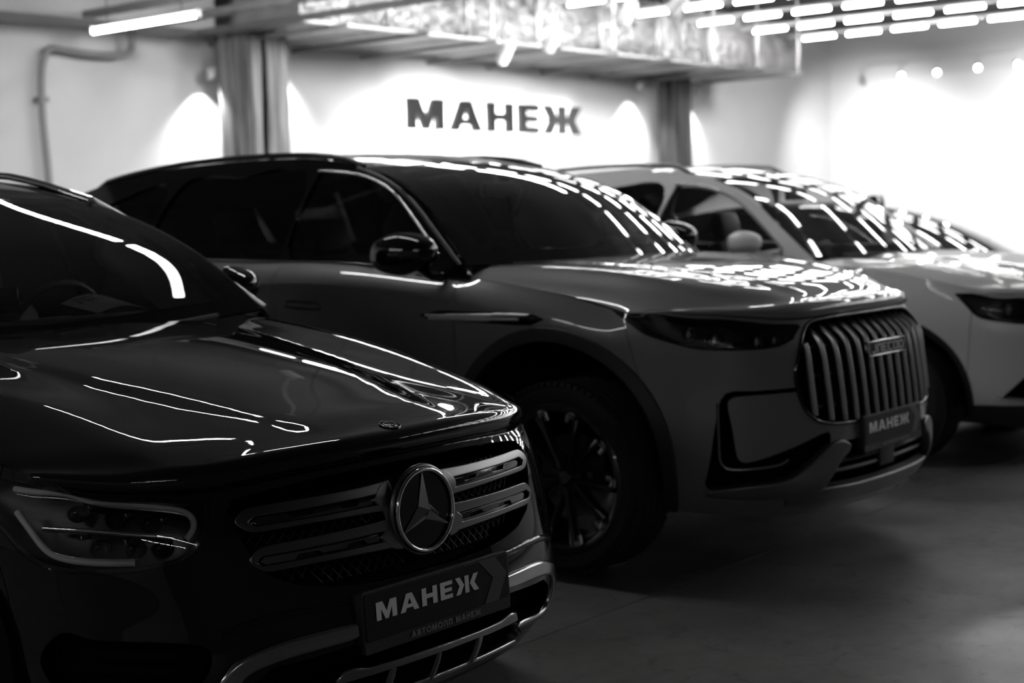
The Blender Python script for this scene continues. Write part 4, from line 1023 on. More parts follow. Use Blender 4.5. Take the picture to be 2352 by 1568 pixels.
# ---- black SUV with the star grille (nearest)
def car_black():
    root=tag(empty('suv_car',(2.777,3.423,0),RZ),'black SUV nearest the camera with a round star emblem in its grille','car')
    S=CarShape(GLC);B=Body(S,GLC,root);W=S.wrap
    hl=smooth(B.mix([('f',.558,.792),('f',.573,.770),('f',.597,.719),('f',.625,.684),('f',.668,.663),('f',.771,.650),('f',.838,.657),('f',.868,.690),('s',.36,.742),('s',.27,.785),('s',.17,.835),('s',.22,.860),('s',.335,.858),('f',.815,.838),('f',.70,.812),('f',.62,.797)]),5,True,(0,10))
    gh=[(0,.812),(.16,.812),(.32,.806),(.46,.795),(.515,.786),(.535,.766),(.535,.744),(.524,.700),(.502,.647),(.468,.608),(.394,.575),(.277,.555),(.143,.546),(0,.544)]
    gr=mirror_half(gh)
    grille=B.fr(resample(gr,.05));
    lowg=B.fr(mirror_half([(0,.415),(.30,.415),(.50,.405),(.548,.375),(.548,.335),(.51,.303),(.36,.315),(.30,.345),(0,.345)]))
    cell=lambda a,b:B.fr([(a,.328),(b,.328),(b+.008,.268),(a+.008,.268)])
    cells=[cell(a,b) for a,b in((-.40,-.20),(-.17,-.01),(.02,.17),(.20,.40))]
    cells=[B.fr(smooth([(a,.332),(b,.332),(b+.006,.264),(a+.006,.264)],3,True,(0,1,2,3))) for a,b in((-.385,-.175),(-.15,-.01),(.01,.15),(.175,.385))]
    vent=B.fr(smooth([(.835,.515),(.80,.502),(.70,.492),(.63,.470),(.645,.40),(.72,.36),(.83,.375),(.86,.45)],4))
    b=dict(paint='paint_black',roof_paint='paint_black',pillar_paint='gloss_black',clad='plastic_black',sp=.045,spf=.026,sph=.024,
     arch=(0,.37,.405),rarch=-2.873,split=[(.40,.10),(.40,.40),(.37,.60),(.33,.765)],headlight=hl,front_holes=[grille,lowg,vent,B.mir(vent)]+[inset(c,-.003) for c in cells],
     doors=(-.56,-1.60,-2.55),rocker=.36,rsplit=-3.30,cowl=[(0,-.57),(.35,-.575),(.6,-.60),(.78,-.66)],
     A=[(-.66,1.115),(-.90,1.2835),(-1.09,1.392),(-1.32,1.512)],roof=[(-1.32,1.512),(-1.5,1.556),(-1.8,1.598),(-2.3,1.612),(-2.8,1.59),(-3.2,1.53),(-3.45,1.46)],
     ws_bulge=(.0,.0102),ws_rise=(-.0514,.022),ws_ex=1.346,ws_sag=.0285,crown=.035,glass_front='glass_clear',frit=.075,frit_low=.075,dbase=-3.40,bottom=.26,
     windows=[[(-.86,1.115),(-1.08,1.30),(-1.28,1.43),(-1.52,1.49),(-1.60,1.495),(-1.62,1.10)],[(-1.70,1.11),(-1.68,1.50),(-2.1,1.52),(-2.42,1.50),(-2.52,1.13)],[(-2.62,1.15),(-2.55,1.48),(-2.85,1.45),(-3.10,1.34),(-3.15,1.18)]],
     win_glass=['glass_mid','glass_dark','glass_dark'],wsharp=(0,))
    b['windows'][0]=[(-.86,1.12),(-1.08,1.30),(-1.28,1.43),(-1.50,1.49),(-1.60,1.50),(-1.62,1.105)]
    B.base(b)
    # fixed black masks behind the openings
    panel('grille_backing',W,[grille],'shell_black',root,sp=.06,off=-.075,depth=-.075)
    panel('intake_backing',W,[lowg],'shell_black',root,sp=.06,off=-.06,depth=-.06)
    # fine honeycomb mesh in the grille: one part of many tiny wires
    V=MB();n=0
    for sgn in(1,-1):
        for k in range(-26,60):
            pts=[]
            for t in np.linspace(.552,.806,14):
                y=-.62+k*.03+sgn*(t-.68)*.9
                pts.append((y,t))
            pts=np.array(pts);ok=in_poly(pts,inset(gr,.008))&(np.hypot(pts[:,0],(pts[:,1]-.69))>.105)
            seg=[]
            for p,o in list(zip(pts,ok))+[(None,False)]:
                if o:seg.append(p)
                else:
                    if len(seg)>1:V.tube(B.on(B.fr(seg),-.052),.0022,4,cap=False)
                    seg=[]
    V.obj('grille_mesh','plastic_black',root,kind='stuff')
    strip_tube(B,'grille_rim',B.fr(smooth(inset(gr,-.002),2)),.004,'gloss_black',root,off=-.004,closed=True)
    # twin louvres each side, joined to the hub round the emblem
    hub_c=(.0,.690)
    for sg in(1,-1):
        for zc,oy,iy,hh,dz in((.7395,.524,.085,.0285,.0),(.6500,.508,.085,.0305,.0)):
            top=[(iy,zc+hh+.006),(.20,zc+hh+.002),(.36,zc+hh),(oy-.03,zc+hh-.003)];bot=[(oy-.03,zc-hh+.002),(.36,zc-hh+.001),(.20,zc-hh-.002),(iy,zc-hh-.006)]
            o=smooth(top+[(oy,zc+hh*.35),(oy+.004,zc-hh*.2)]+bot,5,True,(0,9))
            zs=zc-.0045;ins=[(.128,zs+.002),(.138,zs+.0125),(.482,zs+.0115),(.499,zs+.001),(.486,zs-.0105),(.138,zs-.0115)]
            lo=empty('grille_louvre',(0,0,0),0,root);
            f=lambda p:B.fr(np.asarray(p))*[sg,1]
            panel('louvre_frame',W,[f(o)],'satin_silver',lo,exc=[f(resample(ins,.05))],sp=.03,off=.004,depth=.035,bev=.003)
            panel('louvre_slot',W,[f(resample(ins,.05))],'gloss_black',lo,sp=.05,off=-.018,depth=-.012)
            up=zc>.7
            st=[(.148,zs-.009),(.476,zs-.0085),(.487,zs+.001),(.474,zs+.009),(.40,zs+.009),(.39,zs-.002),(.335,zs-.002),(.325,zs+.006),(.255,zs+.006),(.245,zs-.003),(.20,zs-.003),(.19,zs+.008),(.148,zs+.008),(.141,zs)]
            if not up:st=[(a,2*zs-c) for a,c in st][::-1]
            panel('louvre_insert',W,[f(resample(st,.05))],'insert_chrome',lo,sp=.05,off=-.006,depth=.01,bev=.0012)
        # web joining the two louvres next to the emblem
        wb=smooth([(.088,.775),(.125,.765),(.150,.735),(.128,.7),(.128,.668),(.15,.645),(.125,.615),(.085,.605)],4,True,(0,7))
        panel('louvre_web',W,[B.fr(wb)*[sg,1]],'satin_silver',root,sp=.02,off=.0045,depth=.035,bev=.004)
    # emblem: ring, black disc, three-pointed star
    em=empty('star_emblem',(.848,0,.690),0,root);tl=.06
    ax=np.array([-math.sin(tl),0,math.cos(tl)]);nx=np.array([math.cos(tl),0,math.sin(tl)]);yv=np.array([0,1.,0])
    P=lambda r,a,h:r*(math.cos(a)*yv+math.sin(a)*ax)+h*nx
    th=np.linspace(0,2*math.pi,72,endpoint=False)
    MB().tube([P(.1015,a,.004) for a in th],.0058,10,closed=True).obj('emblem_ring','chrome',em,auto=60)
    MB().tube([P(.109,a,-.008) for a in th],.0075,10,closed=True).obj('emblem_surround','satin_silver',em,auto=60)
    V=[P(0,0,-.002)]+[P(r,a,-.002) for r in(.05,.099) for a in th]
    mesh('emblem_disc',V,[(0,1+k,1+(k+1)%72) for k in range(72)]+[(1+k,73+k,73+(k+1)%72,1+(k+1)%72) for k in range(72)],'gloss_black',em,False)
    sm=MB()
    for k in range(3):
        a=math.pi/2+k*2*math.pi/3;tip=P(.098,a,.002);c=P(0,0,.019);l=P(.024,a+math.pi/3,.0);r=P(.024,a-math.pi/3,.0)
        bt=P(.098,a,-.002);sm.add([c,l,tip,r,bt],[(0,1,2),(0,2,3)])
    sm.obj('star','chrome',em)
    # round bonnet badge with wreath band and small star
    hb=S.hood.inv([[.738,0]],(0,2),None) if False else S.hood.inv([[.738,0.]],(0,1));c0=S.hood(hb)[0];nn=S.hood.normal(hb)[0];nn=nn if nn[2]>0 else -nn
    bd=empty('bonnet_badge',tuple(c0),0,root);y2=np.array([0,1.,0]);x2=np.cross(y2,nn)
    Q=lambda r,a,h:r*(math.cos(a)*y2+math.sin(a)*x2)+h*nn
    for R_,m in((.0275,'chrome'),(.0178,'chrome')):
        MB().tube([Q(R_,a,.0035) for a in th[::2]],.0009,6,closed=True).obj('badge_ring',m,bd,auto=60)
    V=[Q(0,0,.003)]+[Q(.0275,a,.0028) for a in th]+[Q(.0285,a,-.001) for a in th]
    mesh('badge_disc',V,[(0,1+k,1+(k+1)%72) for k in range(72)]+[(1+k,73+k,73+(k+1)%72,1+(k+1)%72) for k in range(72)],'gloss_black',bd)
    sm=MB()
    for k in range(3):
        a=-math.pi/2+k*2*math.pi/3;sm.add([Q(0,0,.0062),Q(.0034,a+1.05,.0034),Q(.017,a,.0036),Q(.0034,a-1.05,.0034)],[(0,1,2),(0,2,3)])
    sm.obj('badge_star','chrome',bd)
    wr=MB()
    for k in range(36):
        a=2*math.pi*k/36;wr.tube([Q(.0205,a,.0033),Q(.0248,a+.09,.0033)],[.0004,.0009],4)
    wr.obj('badge_wreath','dark_chrome',bd,kind='stuff')
    # headlights
    for e,sg in lamp_unit(B,'headlight',hl,root):
        f=lambda p:B.fr(np.asarray(p,float))*[sg,1]
        up=[(.855,.832),(.838,.8255),(.818,.823),(.734,.809),(.638,.791),(.614,.780),(.606,.764),(.614,.738),(.632,.717)]
        lw=[(.862,.785),(.858,.75),(.852,.712),(.842,.690),(.823,.679),(.786,.673),(.731,.671)]
        strip_tube(B,'light_guide',B.fr(smooth(up,6,False)),.0078,'lamp_lens_grey',e,off=-.022,n=10,sg=sg)
        strip_tube(B,'light_guide',B.fr(smooth(lw,6,False)),.0078,'lamp_lens_grey',e,off=-.022,n=10,sg=sg)
        strip_tube(B,'light_guide_edge',B.fr(smooth([(a,c-.010) for a,c in up[:7]],4,False)),.0022,'chrome',e,off=-.020,sg=sg)
        strip_tube(B,'light_guide_edge',B.fr(smooth([(a,c+.009) for a,c in lw[1:]],4,False)),.0022,'chrome',e,off=-.022,sg=sg)
        strip_tube(B,'chrome_blade',B.fr(smooth([(.845,.752),(.80,.748),(.73,.737),(.655,.722)],5,False)),.0035,'chrome',e,off=-.030,ry=.006,sg=sg)
        for i,(y,z) in enumerate([(.805,.785),(.75,.778),(.69,.768),(.79,.712),(.735,.705),(.685,.702)]):
            c=B.on(f([(y,z)]),-.055)[0];dirv=np.array([.97,-.15*-sg*-1,.0]);dirv=np.array([1,.15*sg,0]);dirv/=np.linalg.norm(dirv)
            a1=np.cross(dirv,[0,0,1.]);a1/=np.linalg.norm(a1);a2=np.cross(a1,dirv);ang=np.linspace(0,2*math.pi,20,endpoint=False)
            pr=[(.024,.020),(.022,.010),(.019,.0),(.011,-.012)]
            V=[c+dirv*h+r*(a1*math.cos(t)*1.15+a2*math.sin(t)*.85) for r,h in pr for t in ang]
            mesh('reflector_bowl',V,[(q*20+k,q*20+(k+1)%20,(q+1)*20+(k+1)%20,(q+1)*20+k) for q in range(3) for k in range(20)],'chrome',e)
            V=[c+dirv*(h)+r*(a1*math.cos(t)+a2*math.sin(t)) for r,h in((.0155,-.006),(.0145,.002),(.010,.008),(.004,.0105)) for t in ang]+[c+dirv*.011]
            mesh('projector_lens',V,[(q*20+k,q*20+(k+1)%20,(q+1)*20+(k+1)%20,(q+1)*20+k) for q in range(3) for k in range(20)]+[(60+k,60+(k+1)%20,80) for k in range(20)],'gloss_black',e)
        for i,(y,z) in enumerate([(.775,.80),(.715,.79),(.655,.775),(.80,.735),(.735,.724),(.67,.712)]):
            c=B.on(f([(y,z)]),-.048)[0];MB().rbox(c,(.012,.03,.012),.003).obj('led_block','reflector',e,auto=40)
    # lower body: crease lips, side vents, skid frame
    for sg in(1,-1):
        panel('vent_backing',W,[vent*[sg,1]],'shell_black',root,sp=.05,off=-.05,depth=-.05)
        for k in range(3):
            z=.425+.035*k;strip_tube(B,'vent_blade',B.fr([(.68,z),(.74,z),(.82,z+.004)]),.006,'shell_black',root,off=-.024,ry=.010,sg=sg)
    ft=lambda p:B.fr(np.asarray(p,float))
    for sg in(1,-1):
        ou=[(.268,.468),(.33,.468),(.42,.466),(.50,.458),(.565,.440),(.605,.410),(.622,.365),(.612,.322),(.575,.292),(.50,.288),(.40,.298),(.345,.305)]
        inn=[(.338,.318),(.40,.318),(.50,.308),(.552,.312),(.570,.335),(.575,.370),(.560,.398),(.52,.414),(.45,.424),(.36,.428),(.268,.430)]
        o=smooth(ou+inn,4,True,(0,11,12,22))
        panel('chrome_bumper_frame',W,[ft(o)*[sg,1]],'skid_chrome',root,sp=.03,off=.010,depth=.03,bev=.009)
    hump=[(0,.352),(.15,.352),(.245,.354),(.29,.364),(.32,.362),(.345,.335),(.36,.312)]
    lowr=[(.415,.262),(.40,.246),(.30,.240),(.15,.236),(0,.235)]
    sk=mirror_half(hump+[(.40,.29)]+lowr);sk=resample(sk,.06)
    panel('skid_plate',W,[ft(sk)],'skid_chrome',root,exc=cells,sp=.03,off=.012,depth=.03,bev=.007)
    for c in cells:panel('skid_opening',W,[inset(c,-.004)],'shell_black',root,sp=.08,off=-.02,depth=0)
    lipz=mirror_half([(0,.262),(.30,.262),(.42,.285),(.60,.27),(.66,.25),(.62,.215),(.30,.205),(0,.205)])
    strip_tube(B,'bumper_crease',B.fr(smooth([(.28,.52),(.40,.522),(.50,.518),(.56,.510),(.60,.50)],5,False)),.006,'paint_black',root,off=-.001,ry=.010)
    strip_tube(B,'bumper_crease',B.fr(smooth([(.28,.52),(.40,.522),(.50,.518),(.56,.510),(.60,.50)],5,False)),.006,'paint_black',root,off=-.001,ry=.010,sg=-1)
    number_plate(B,root,.893,.476,3,.53)
    MB().rbox((.868,0,.470),(.035,.545,.13),.01).obj('plate_holder','plastic_black',root,auto=40)
    # roof rails, mirrors, wipers, interior, wheels
    for sg in(1,-1):
        xs=np.linspace(-1.30,-3.2,18);z=spl(b['roof'],xs);P=np.stack([xs,(S.side(xs,z)-.012)*sg,z+.024*np.clip((-1.25-xs)/.5,.1,1)],1);P[-1,2]-=.03
        MB().tube(P,.016,10,ry=.014).obj('roof_rail','chrome',root,auto=50)
        A=np.array(b['A']);aa=smooth(A,5,False);P=np.stack([aa[:,0]+.004,(S.side(aa[:,0],aa[:,1])+.004)*sg,aa[:,1]+.008],1)
        MB().tube(P,.0075,8).obj('pillar_trim','blade_silver',root,auto=50)
        wu=np.linspace(.12,.62,7)*sg
        P=B.ws(np.stack([np.interp(wu/abs(S.side(-.66,1.115)),[-1,-.8,-.5,0,.5,.8,1],B.ws.u),np.full(7,B.ws.v[0]+.012)],1))+[.012,0,-.004]
        MB().tube(P,.008,6,ry=.010).obj('wiper','plastic_black',root,auto=50)
    B.mirror((-1.0,.965,1.18),(.11,.24,.155),'paint_black',(-.86,.87,1.10),fold=72)
    B.interior(-.70,1.115,-1.35,z=.40)
    for x in(0,-2.873):
        for y in(.80,-.80):B.wheel((x,y,.365),.365,.245,.25,spokes_plain(5))
    return root,B
# ---- grey crossover with the tall ribbed grille
def car_grey():
    root=tag(empty('crossover_car',(5.632,3.622,0),RZ),'grey SUV with black roof and tall grille of vertical chrome bars','car')
    S=CarShape(JAE);B=Body(S,JAE,root);W=S.wrap
    hl=smooth(B.mix([('s',.24,1.050),('s',.33,.995),('s',.395,.955),('f',.863,.920),('f',.824,.900),('f',.72,.893),('f',.612,.899),('f',.53,.925),('f',.47,.972),('f',.60,.984),('f',.744,1.008),('f',.83,1.018),('s',.39,1.038)]),5,True,(0,7))
    gr=mirror_half(smooth([(0,.991),(.25,.990),(.41,.979),(.47,.945),(.52,.89),(.550,.82),(.556,.75),(.535,.66),(.485,.612),(.40,.592),(.22,.586),(0,.585)],4,False,(0,)))
    grille=B.fr(gr)
    ap=smooth([(.56,.742),(.70,.738),(.773,.733),(.797,.644),(.813,.514),(.818,.406),(.803,.374),(.745,.379),(.635,.390),(.55,.43),(.49,.475),(.44,.505),(.44,.565),(.60,.515),(.70,.482),(.745,.474),(.762,.50),(.768,.60),(.772,.700),(.75,.722),(.56,.728)],3,True,(0,20))
    aper=B.fr(ap)
    low=B.fr(mirror_half([(0,.52),(.36,.52),(.40,.50),(.47,.44),(.50,.37),(.44,.345),(.2,.335),(0,.335)]))
    hand=[smooth([(x-.11,1.057),(x+.09,1.052),(x+.115,1.04),(x+.10,1.024),(x-.11,1.03)],3) for x in(-1.42,-2.45)]
    hand=[B.sd(q) for q in hand]
    badge=B.sd(smooth([(-.72,1.012),(-.60,1.030),(-.22,1.030),(-.10,1.026),(-.05,1.008),(-.11,.985),(-.20,.983),(-.68,.998)],3,True,range(8)))
    b=dict(paint='paint_grey',roof_paint='gloss_black',pillar_paint='gloss_black',clad='plastic_black',sp=.05,spf=.035,sph=.035,
     arch=(-.045,.435,.485),rarch=-2.865,rim_w=.058,split=[(.44,.10),(.44,.45),(.40,.66),(.345,.85),(.31,.985)],headlight=hl,front_holes=[grille,aper,B.mir(aper),low],
     door_holes=hand+[badge],fender_holes=[badge],
     doors=(-.525,-1.61,-2.62),rocker=.44,rsplit=-3.42,cowl=[(0,-.33),(.35,-.36),(.6,-.42),(.84,-.50)],
     A=[(-.50,1.215),(-.68,1.352),(-.89,1.502),(-1.08,1.592),(-1.27,1.648)],roof=[(-1.27,1.648),(-1.5,1.688),(-1.9,1.712),(-2.4,1.708),(-2.9,1.672),(-3.3,1.61),(-3.6,1.54)],
     ws_bulge=(.18,.12),ws_rise=(-.012,.022),crown=.035,glass_front='glass_clear',frit=.115,dbase=-3.50,bottom=.32,
     windows=[[(-.66,1.248),(-.83,1.385),(-1.02,1.52),(-1.22,1.597),(-1.45,1.630),(-1.545,1.635),(-1.575,1.24)],[(-1.66,1.245),(-1.635,1.637),(-2.1,1.640),(-2.50,1.615),(-2.60,1.265)],[(-2.69,1.275),(-2.62,1.605),(-2.95,1.56),(-3.25,1.46),(-3.30,1.33)]],
     win_glass=['glass_mid','glass_dark','glass_dark'],wsharp=(0,))
    B.base(b)
    for dr,hq in zip(B.doors,hand):
        for o,sg in zip(dr,(1,-1)):
            panel('door_handle',W,[inset(hq*[sg,1],.003)],'paint_grey',o,sp=.05,off=-.002,depth=.012,bev=.002)
            panel('handle_recess',W,[inset(hq*[sg,1],-.002)],'shell_black',o,sp=.08,off=-.016,depth=0)
    for sg in(1,-1):
        e=empty('fender_blade',(0,0,0),0,root)
        panel('blade_base',W,[badge*[sg,1]],'gloss_black',e,sp=.05,off=-.004,depth=.01)
        P=[np.array(q) for q in([(-.68,1.012),(-.33,1.012),(-.29,1.024),(-.12,1.024)],[(-.66,1.000),(-.34,1.000),(-.30,1.006),(-.17,1.006)])]
        for p in P:strip_tube(B,'blade_trim',B.sd(resample(p,.06)[:-1]),.006,'blade_silver',e,off=.004,ry=.006,sg=sg)
    panel('grille_backing',W,[grille],'shell_black',root,sp=.06,off=-.06,depth=-.06)
    panel('intake_backing',W,[low],'shell_black',root,sp=.06,off=-.06,depth=-.06)
    strip_tube(B,'grille_rim',np.concatenate([grille,grille[:1]]),.007,'gloss_black',root,off=.0)
    hz=inset(gr,.010)
    for k in range(-7,7):
        y=(k+.5)*.0765;zz=np.linspace(.55,1.02,200);ok=in_poly(np.stack([np.full(200,y),zz],1),hz)
        if not ok.any():continue
        a,c=zz[ok][0],zz[ok][-1];z=np.linspace(a,c,16);uv=B.fr(np.stack([np.full(16,y),z],1))
        o=-.004-.040*np.clip((z-.915)/.07,0,1)
        P=np.array([B.on(uv[i:i+1],o[i])[0] for i in range(16)])
        MB().tube(P,.0062,8,ry=.020,up=(1,0,0)).obj('grille_bar','bar_silver',root,auto=60)
    for z in(.66,.78,.90):
        ys=np.linspace(-.50,.50,26);MB().tube(B.on(B.fr(np.stack([ys,np.full(26,z)],1)),-.045),.006,6).obj('grille_crossbar','plastic_black',root,auto=50)
    # raised name badge
    bg=empty('name_badge',(.937,0,.855),0,root);fl=Flat((0,0,0),(0,1,0),(-.10,0,.995))
    rc=lambda a,c:np.array([(-a,-c),(a,-c),(a,c),(-a,c)])
    panel('badge_frame',fl,[rc(.166,.030)],'chrome',bg,exc=[rc(.159,.0245)],sp=.1,off=.004,depth=.014,bev=.002,centre=(-5,0,0))
    panel('badge_plate',fl,[rc(.162,.027)],'gloss_black',bg,sp=.2,off=.0,depth=.012,centre=(-5,0,0))
    letter_objs('JΛECOO',.034,fl,-.140,-.017,'chrome',bg,.003,sx=1.82,gapw=.12,off=.001)
    for e,sg in lamp_unit(B,'headlight',hl,root):
        f=lambda p:B.fr(np.asarray(p,float))*[sg,1]
        for y,z,r in((.845,.965,.030),(.79,.955,.026),(.655,.945,.032),(.585,.947,.026)):
            c=B.on(f([(y,z)]),-.055)[0];d=np.array([1,.2*sg,0]);d/=np.linalg.norm(d)
            MB().lathe([(r,.025),(r*.9,.012),(r*.75,0),(.004,-.01)],20,axis='x',c=c).obj('reflector_bowl','reflector',e,auto=50)
            MB().lathe([(r*.62,0),(r*.55,.012),(r*.3,.02),(.001,.022)],20,axis='x',c=c).obj('projector_lens','projector',e,auto=50)
        panel('lamp_divider',W,[f([(.755,.93),(.70,.93),(.72,.985),(.76,.99)])],'trim_grey',e,sp=.06,off=-.03,depth=.02)
    for sg in(1,-1):
        panel('vent_backing',W,[aper*[sg,1]],'shell_black',root,sp=.05,off=-.05,depth=-.05)
        strip_tube(B,'vent_trim',B.fr(smooth([(.792,.70),(.798,.58),(.798,.49),(.786,.458),(.76,.449),(.707,.452),(.64,.461),(.612,.478)],4,False)),.006,'dark_chrome',root,off=.004,sg=sg)
        sk=smooth([(.812,.372),(.80,.350),(.73,.338),(.62,.330),(.53,.336),(.47,.352),(.425,.41),(.385,.455),(.345,.478),(.325,.505),(.375,.527),(.435,.518),(.49,.485),(.55,.44),(.62,.40),(.74,.386)],4,True,(0,9))
        panel('skid_wing',W,[B.fr(sk)*[sg,1]],'satin_silver' if False else 'trim_silver',root,sp=.03,off=.016,depth=.03,bev=.008)
    lp=mirror_half([(0,.345),(.25,.345),(.44,.352),(.52,.34),(.60,.33),(.585,.295),(.40,.282),(0,.277)])
    panel('front_lip',W,[B.fr(resample(lp,.06))],'trim_silver',root,sp=.05,off=.010,depth=.03,bev=.008)
    for z in(.40,.44):MB().tube(B.on(B.fr([(y,z) for y in np.linspace(-.44,.44,16)]),-.03),.008,6).obj('intake_slat','plastic_black',root,auto=50)
    number_plate(B,root,.964,.545,2,.50)
    MB().rbox((.935,0,.535),(.035,.5,.12),.01).rbox((.925,.0,.44),(.02,.13,.12),.006).obj('plate_holder','plastic_black',root,auto=40)
    for sg in(1,-1):
        xs=np.linspace(-1.30,-3.3,18);z=spl(b['roof'],xs);P=np.stack([xs,(S.side(xs,z)-.03)*sg,z+.018],1);P[0,2]-=.012;P[-1,2]-=.03
        MB().tube(P,.016,10,ry=.014).obj('roof_rail','gloss_black',root,auto=50)
        w=b['windows'][0];tp=smooth(w[:6],5,False)+[[-.008,.010]];MB().tube(np.stack([tp[:,0],(S.side(tp[:,0],tp[:,1])+.002)*sg,tp[:,1]],1),.0055,8).obj('window_trim','chrome',root,auto=50)
        xs=np.linspace(-.62,-2.6,16);z=np.interp(xs,B.hi[:,0],B.hi[:,2])+.006;MB().tube(np.stack([xs,(S.side(xs,z)+.004)*sg,z],1),.0055,8).obj('belt_trim','dark_chrome',root,auto=50)
        aa=smooth(b['A'],5,False);MB().tube(np.stack([aa[:,0]-.03,(S.side(aa[:,0]-.03,aa[:,1])+.003)*sg,aa[:,1]],1),.010,8).obj('pillar_trim','gloss_black',root,auto=50)
        wu=np.linspace(.1,.66,7)*sg;P=B.ws(np.stack([np.interp(wu/.86,[-1,-.8,-.5,0,.5,.8,1],B.ws.u),np.full(7,B.ws.v[0]+.012)],1))+[.012,0,-.004]
        MB().tube(P,.008,6,ry=.010).obj('wiper','plastic_black',root,auto=50)
    B.mirror((-.735,1.0,1.270),(.12,.30,.185),'gloss_black',(-.58,.93,1.17),lower='gloss_black',fold=74)
    B.interior(-.58,1.13,-1.40,z=.50)
    for x in(0,-2.82):
        for y in(.835,-.835):B.wheel((x,y,.382),.382,.288,.25,spokes_fork)
    return root,B
# ---- white crossover
def car_white():
    root=tag(empty('crossover_car',(8.551,3.654,0),RZ),'white SUV parked beyond the grey one, only its near flank showing','car')
    S=CarShape(NIS);B=Body(S,NIS,root);W=S.wrap
    hl=smooth(B.mix([('s',.365,.936),('s',.42,.880),('s',.485,.815),('f',.775,.785),('f',.71,.772),('f',.62,.775),('f',.53,.80),('f',.54,.86),('f',.60,.895),('f',.68,.908),('f',.79,.915),('s',.47,.935)]),5,True,(0,6))
    grille=B.fr(mirror_half([(0,.885),(.30,.88),(.50,.85),(.48,.72),(.38,.62),(.25,.58),(0,.575)]))
    fog=B.fr([(.785,.392),(.715,.50),(.63,.50),(.60,.40),(.65,.375)])
    low=B.fr(mirror_half([(0,.50),(.40,.50),(.52,.42),(.48,.33),(0,.32)]))
    b=dict(paint='paint_white',roof_paint='paint_white',pillar_paint='paint_white',clad='plastic_black',sp=.055,spf=.04,sph=.04,
     arch=(0,.352,.43),rarch=-2.705,rim_w=.035,split=[(.43,.10),(.43,.40),(.44,.60),(.45,.72),(.455,.83)],headlight=hl,front_holes=[grille,fog,B.mir(fog),low],
     doors=(-.50,-1.52,-2.45),rocker=.36,rsplit=-3.2,cowl=[(0,-.28),(.35,-.31),(.6,-.37),(.80,-.45)],
     A=[(-.47,1.135),(-.75,1.335),(-1.02,1.512),(-1.25,1.598)],roof=[(-1.25,1.598),(-1.5,1.643),(-1.9,1.668),(-2.4,1.66),(-2.9,1.62),(-3.3,1.55)],
     ws_bulge=(.18,.12),ws_rise=(-.01,.022),crown=.035,glass_front='glass_clear',dbase=-3.25,bottom=.26,
     windows=[[(-.66,1.170),(-.86,1.33),(-1.05,1.46),(-1.25,1.535),(-1.45,1.560),(-1.50,1.562),(-1.53,1.175)],[(-1.62,1.18),(-1.585,1.565),(-2.0,1.565),(-2.32,1.545),(-2.42,1.21)],[(-2.52,1.225),(-2.45,1.535),(-2.75,1.50),(-2.95,1.40),(-3.0,1.28)]],
     win_glass=['glass_side','glass_side','glass_tint'],wsharp=(0,))
    B.base(b)
    panel('front_cladding',W,[B.fr(mirror_half([(0,.345),(.70,.345),(.80,.348),(.845,.345),(.83,.15),(.5,.14),(0,.14)]))],'plastic_black',root,sp=.06,off=.006,depth=.02)
    panel('grille_backing',W,[grille],'shell_black',root,sp=.06,off=-.05,depth=-.05);panel('intake_backing',W,[low],'shell_black',root,sp=.06,off=-.05,depth=-.05)
    for z in(.62,.67,.72,.77,.82):
        P=B.on(B.fr([(y,z) for y in np.linspace(-.36-.12*(z>.7),.36+.12*(z>.7),18)]),-.02);MB().tube(P,.010,6,ry=.006).obj('grille_slat','gloss_black',root,auto=50)
    v=B.fr(smooth([(.40,.87),(.33,.73),(.22,.63),(.0,.60),(-.22,.63),(-.33,.73),(-.40,.87)],5,False));MB().tube(B.on(v,.006),.016,8,ry=.012).obj('grille_trim','chrome',root,auto=50)
    for e,sg in lamp_unit(B,'headlight',hl,root):
        f=lambda p:B.fr(np.asarray(p,float))*[sg,1]
        for y,z,r in((.745,.855,.035),(.63,.84,.030)):
            c=B.on(f([(y,z)]),-.055)[0]
            MB().lathe([(r,.025),(r*.9,.012),(r*.75,0),(.004,-.01)],20,axis='x',c=c).obj('reflector_bowl','reflector',e,auto=50)
            MB().lathe([(r*.62,0),(r*.55,.012),(r*.3,.02),(.001,.022)],20,axis='x',c=c).obj('projector_lens','projector',e,auto=50)
        strip_tube(B,'light_guide',B.fr(smooth([(.80,.838),(.77,.80),(.70,.79),(.60,.795)],4,False)),.006,'chrome',e,off=-.02,sg=sg)
    for sg in(1,-1):
        panel('fog_backing',W,[fog*[sg,1]],'shell_black',root,sp=.06,off=-.04,depth=-.04)
        strip_tube(B,'fog_trim',B.fr([(.80,.392),(.77,.380),(.70,.372),(.63,.370)]),.008,'chrome',root,off=.002,sg=sg)
        xs=np.linspace(-1.4,-3.0,14);z=spl(b['roof'],xs);P=np.stack([xs,(S.side(xs,z)-.03)*sg,z+.036],1);P[0,2]-=.04;P[-1,2]-=.05
        MB().tube(P,.015,8,ry=.013).obj('roof_rail','satin_silver',root,auto=50)
        tp=smooth(b['windows'][0][:6],5,False)+[[-.004,.010]];MB().tube(np.stack([tp[:,0],(S.side(tp[:,0],tp[:,1])+.002)*sg,tp[:,1]],1),.007,8).obj('window_trim','chrome',root,auto=50)
        wu=np.linspace(.1,.62,7)*sg;P=B.ws(np.stack([np.interp(wu/.84,[-1,-.8,-.5,0,.5,.8,1],B.ws.u),np.full(7,B.ws.v[0]+.012)],1))+[.012,0,-.004]
        MB().tube(P,.008,6,ry=.010).obj('wiper','plastic_black',root,auto=50)
    B.mirror((-.84,1.0,1.222),(.13,.22,.135),'paint_white',(-.66,.86,1.16),lower='paint_white')
    B.interior(-.55,1.07,-1.32,z=.46)
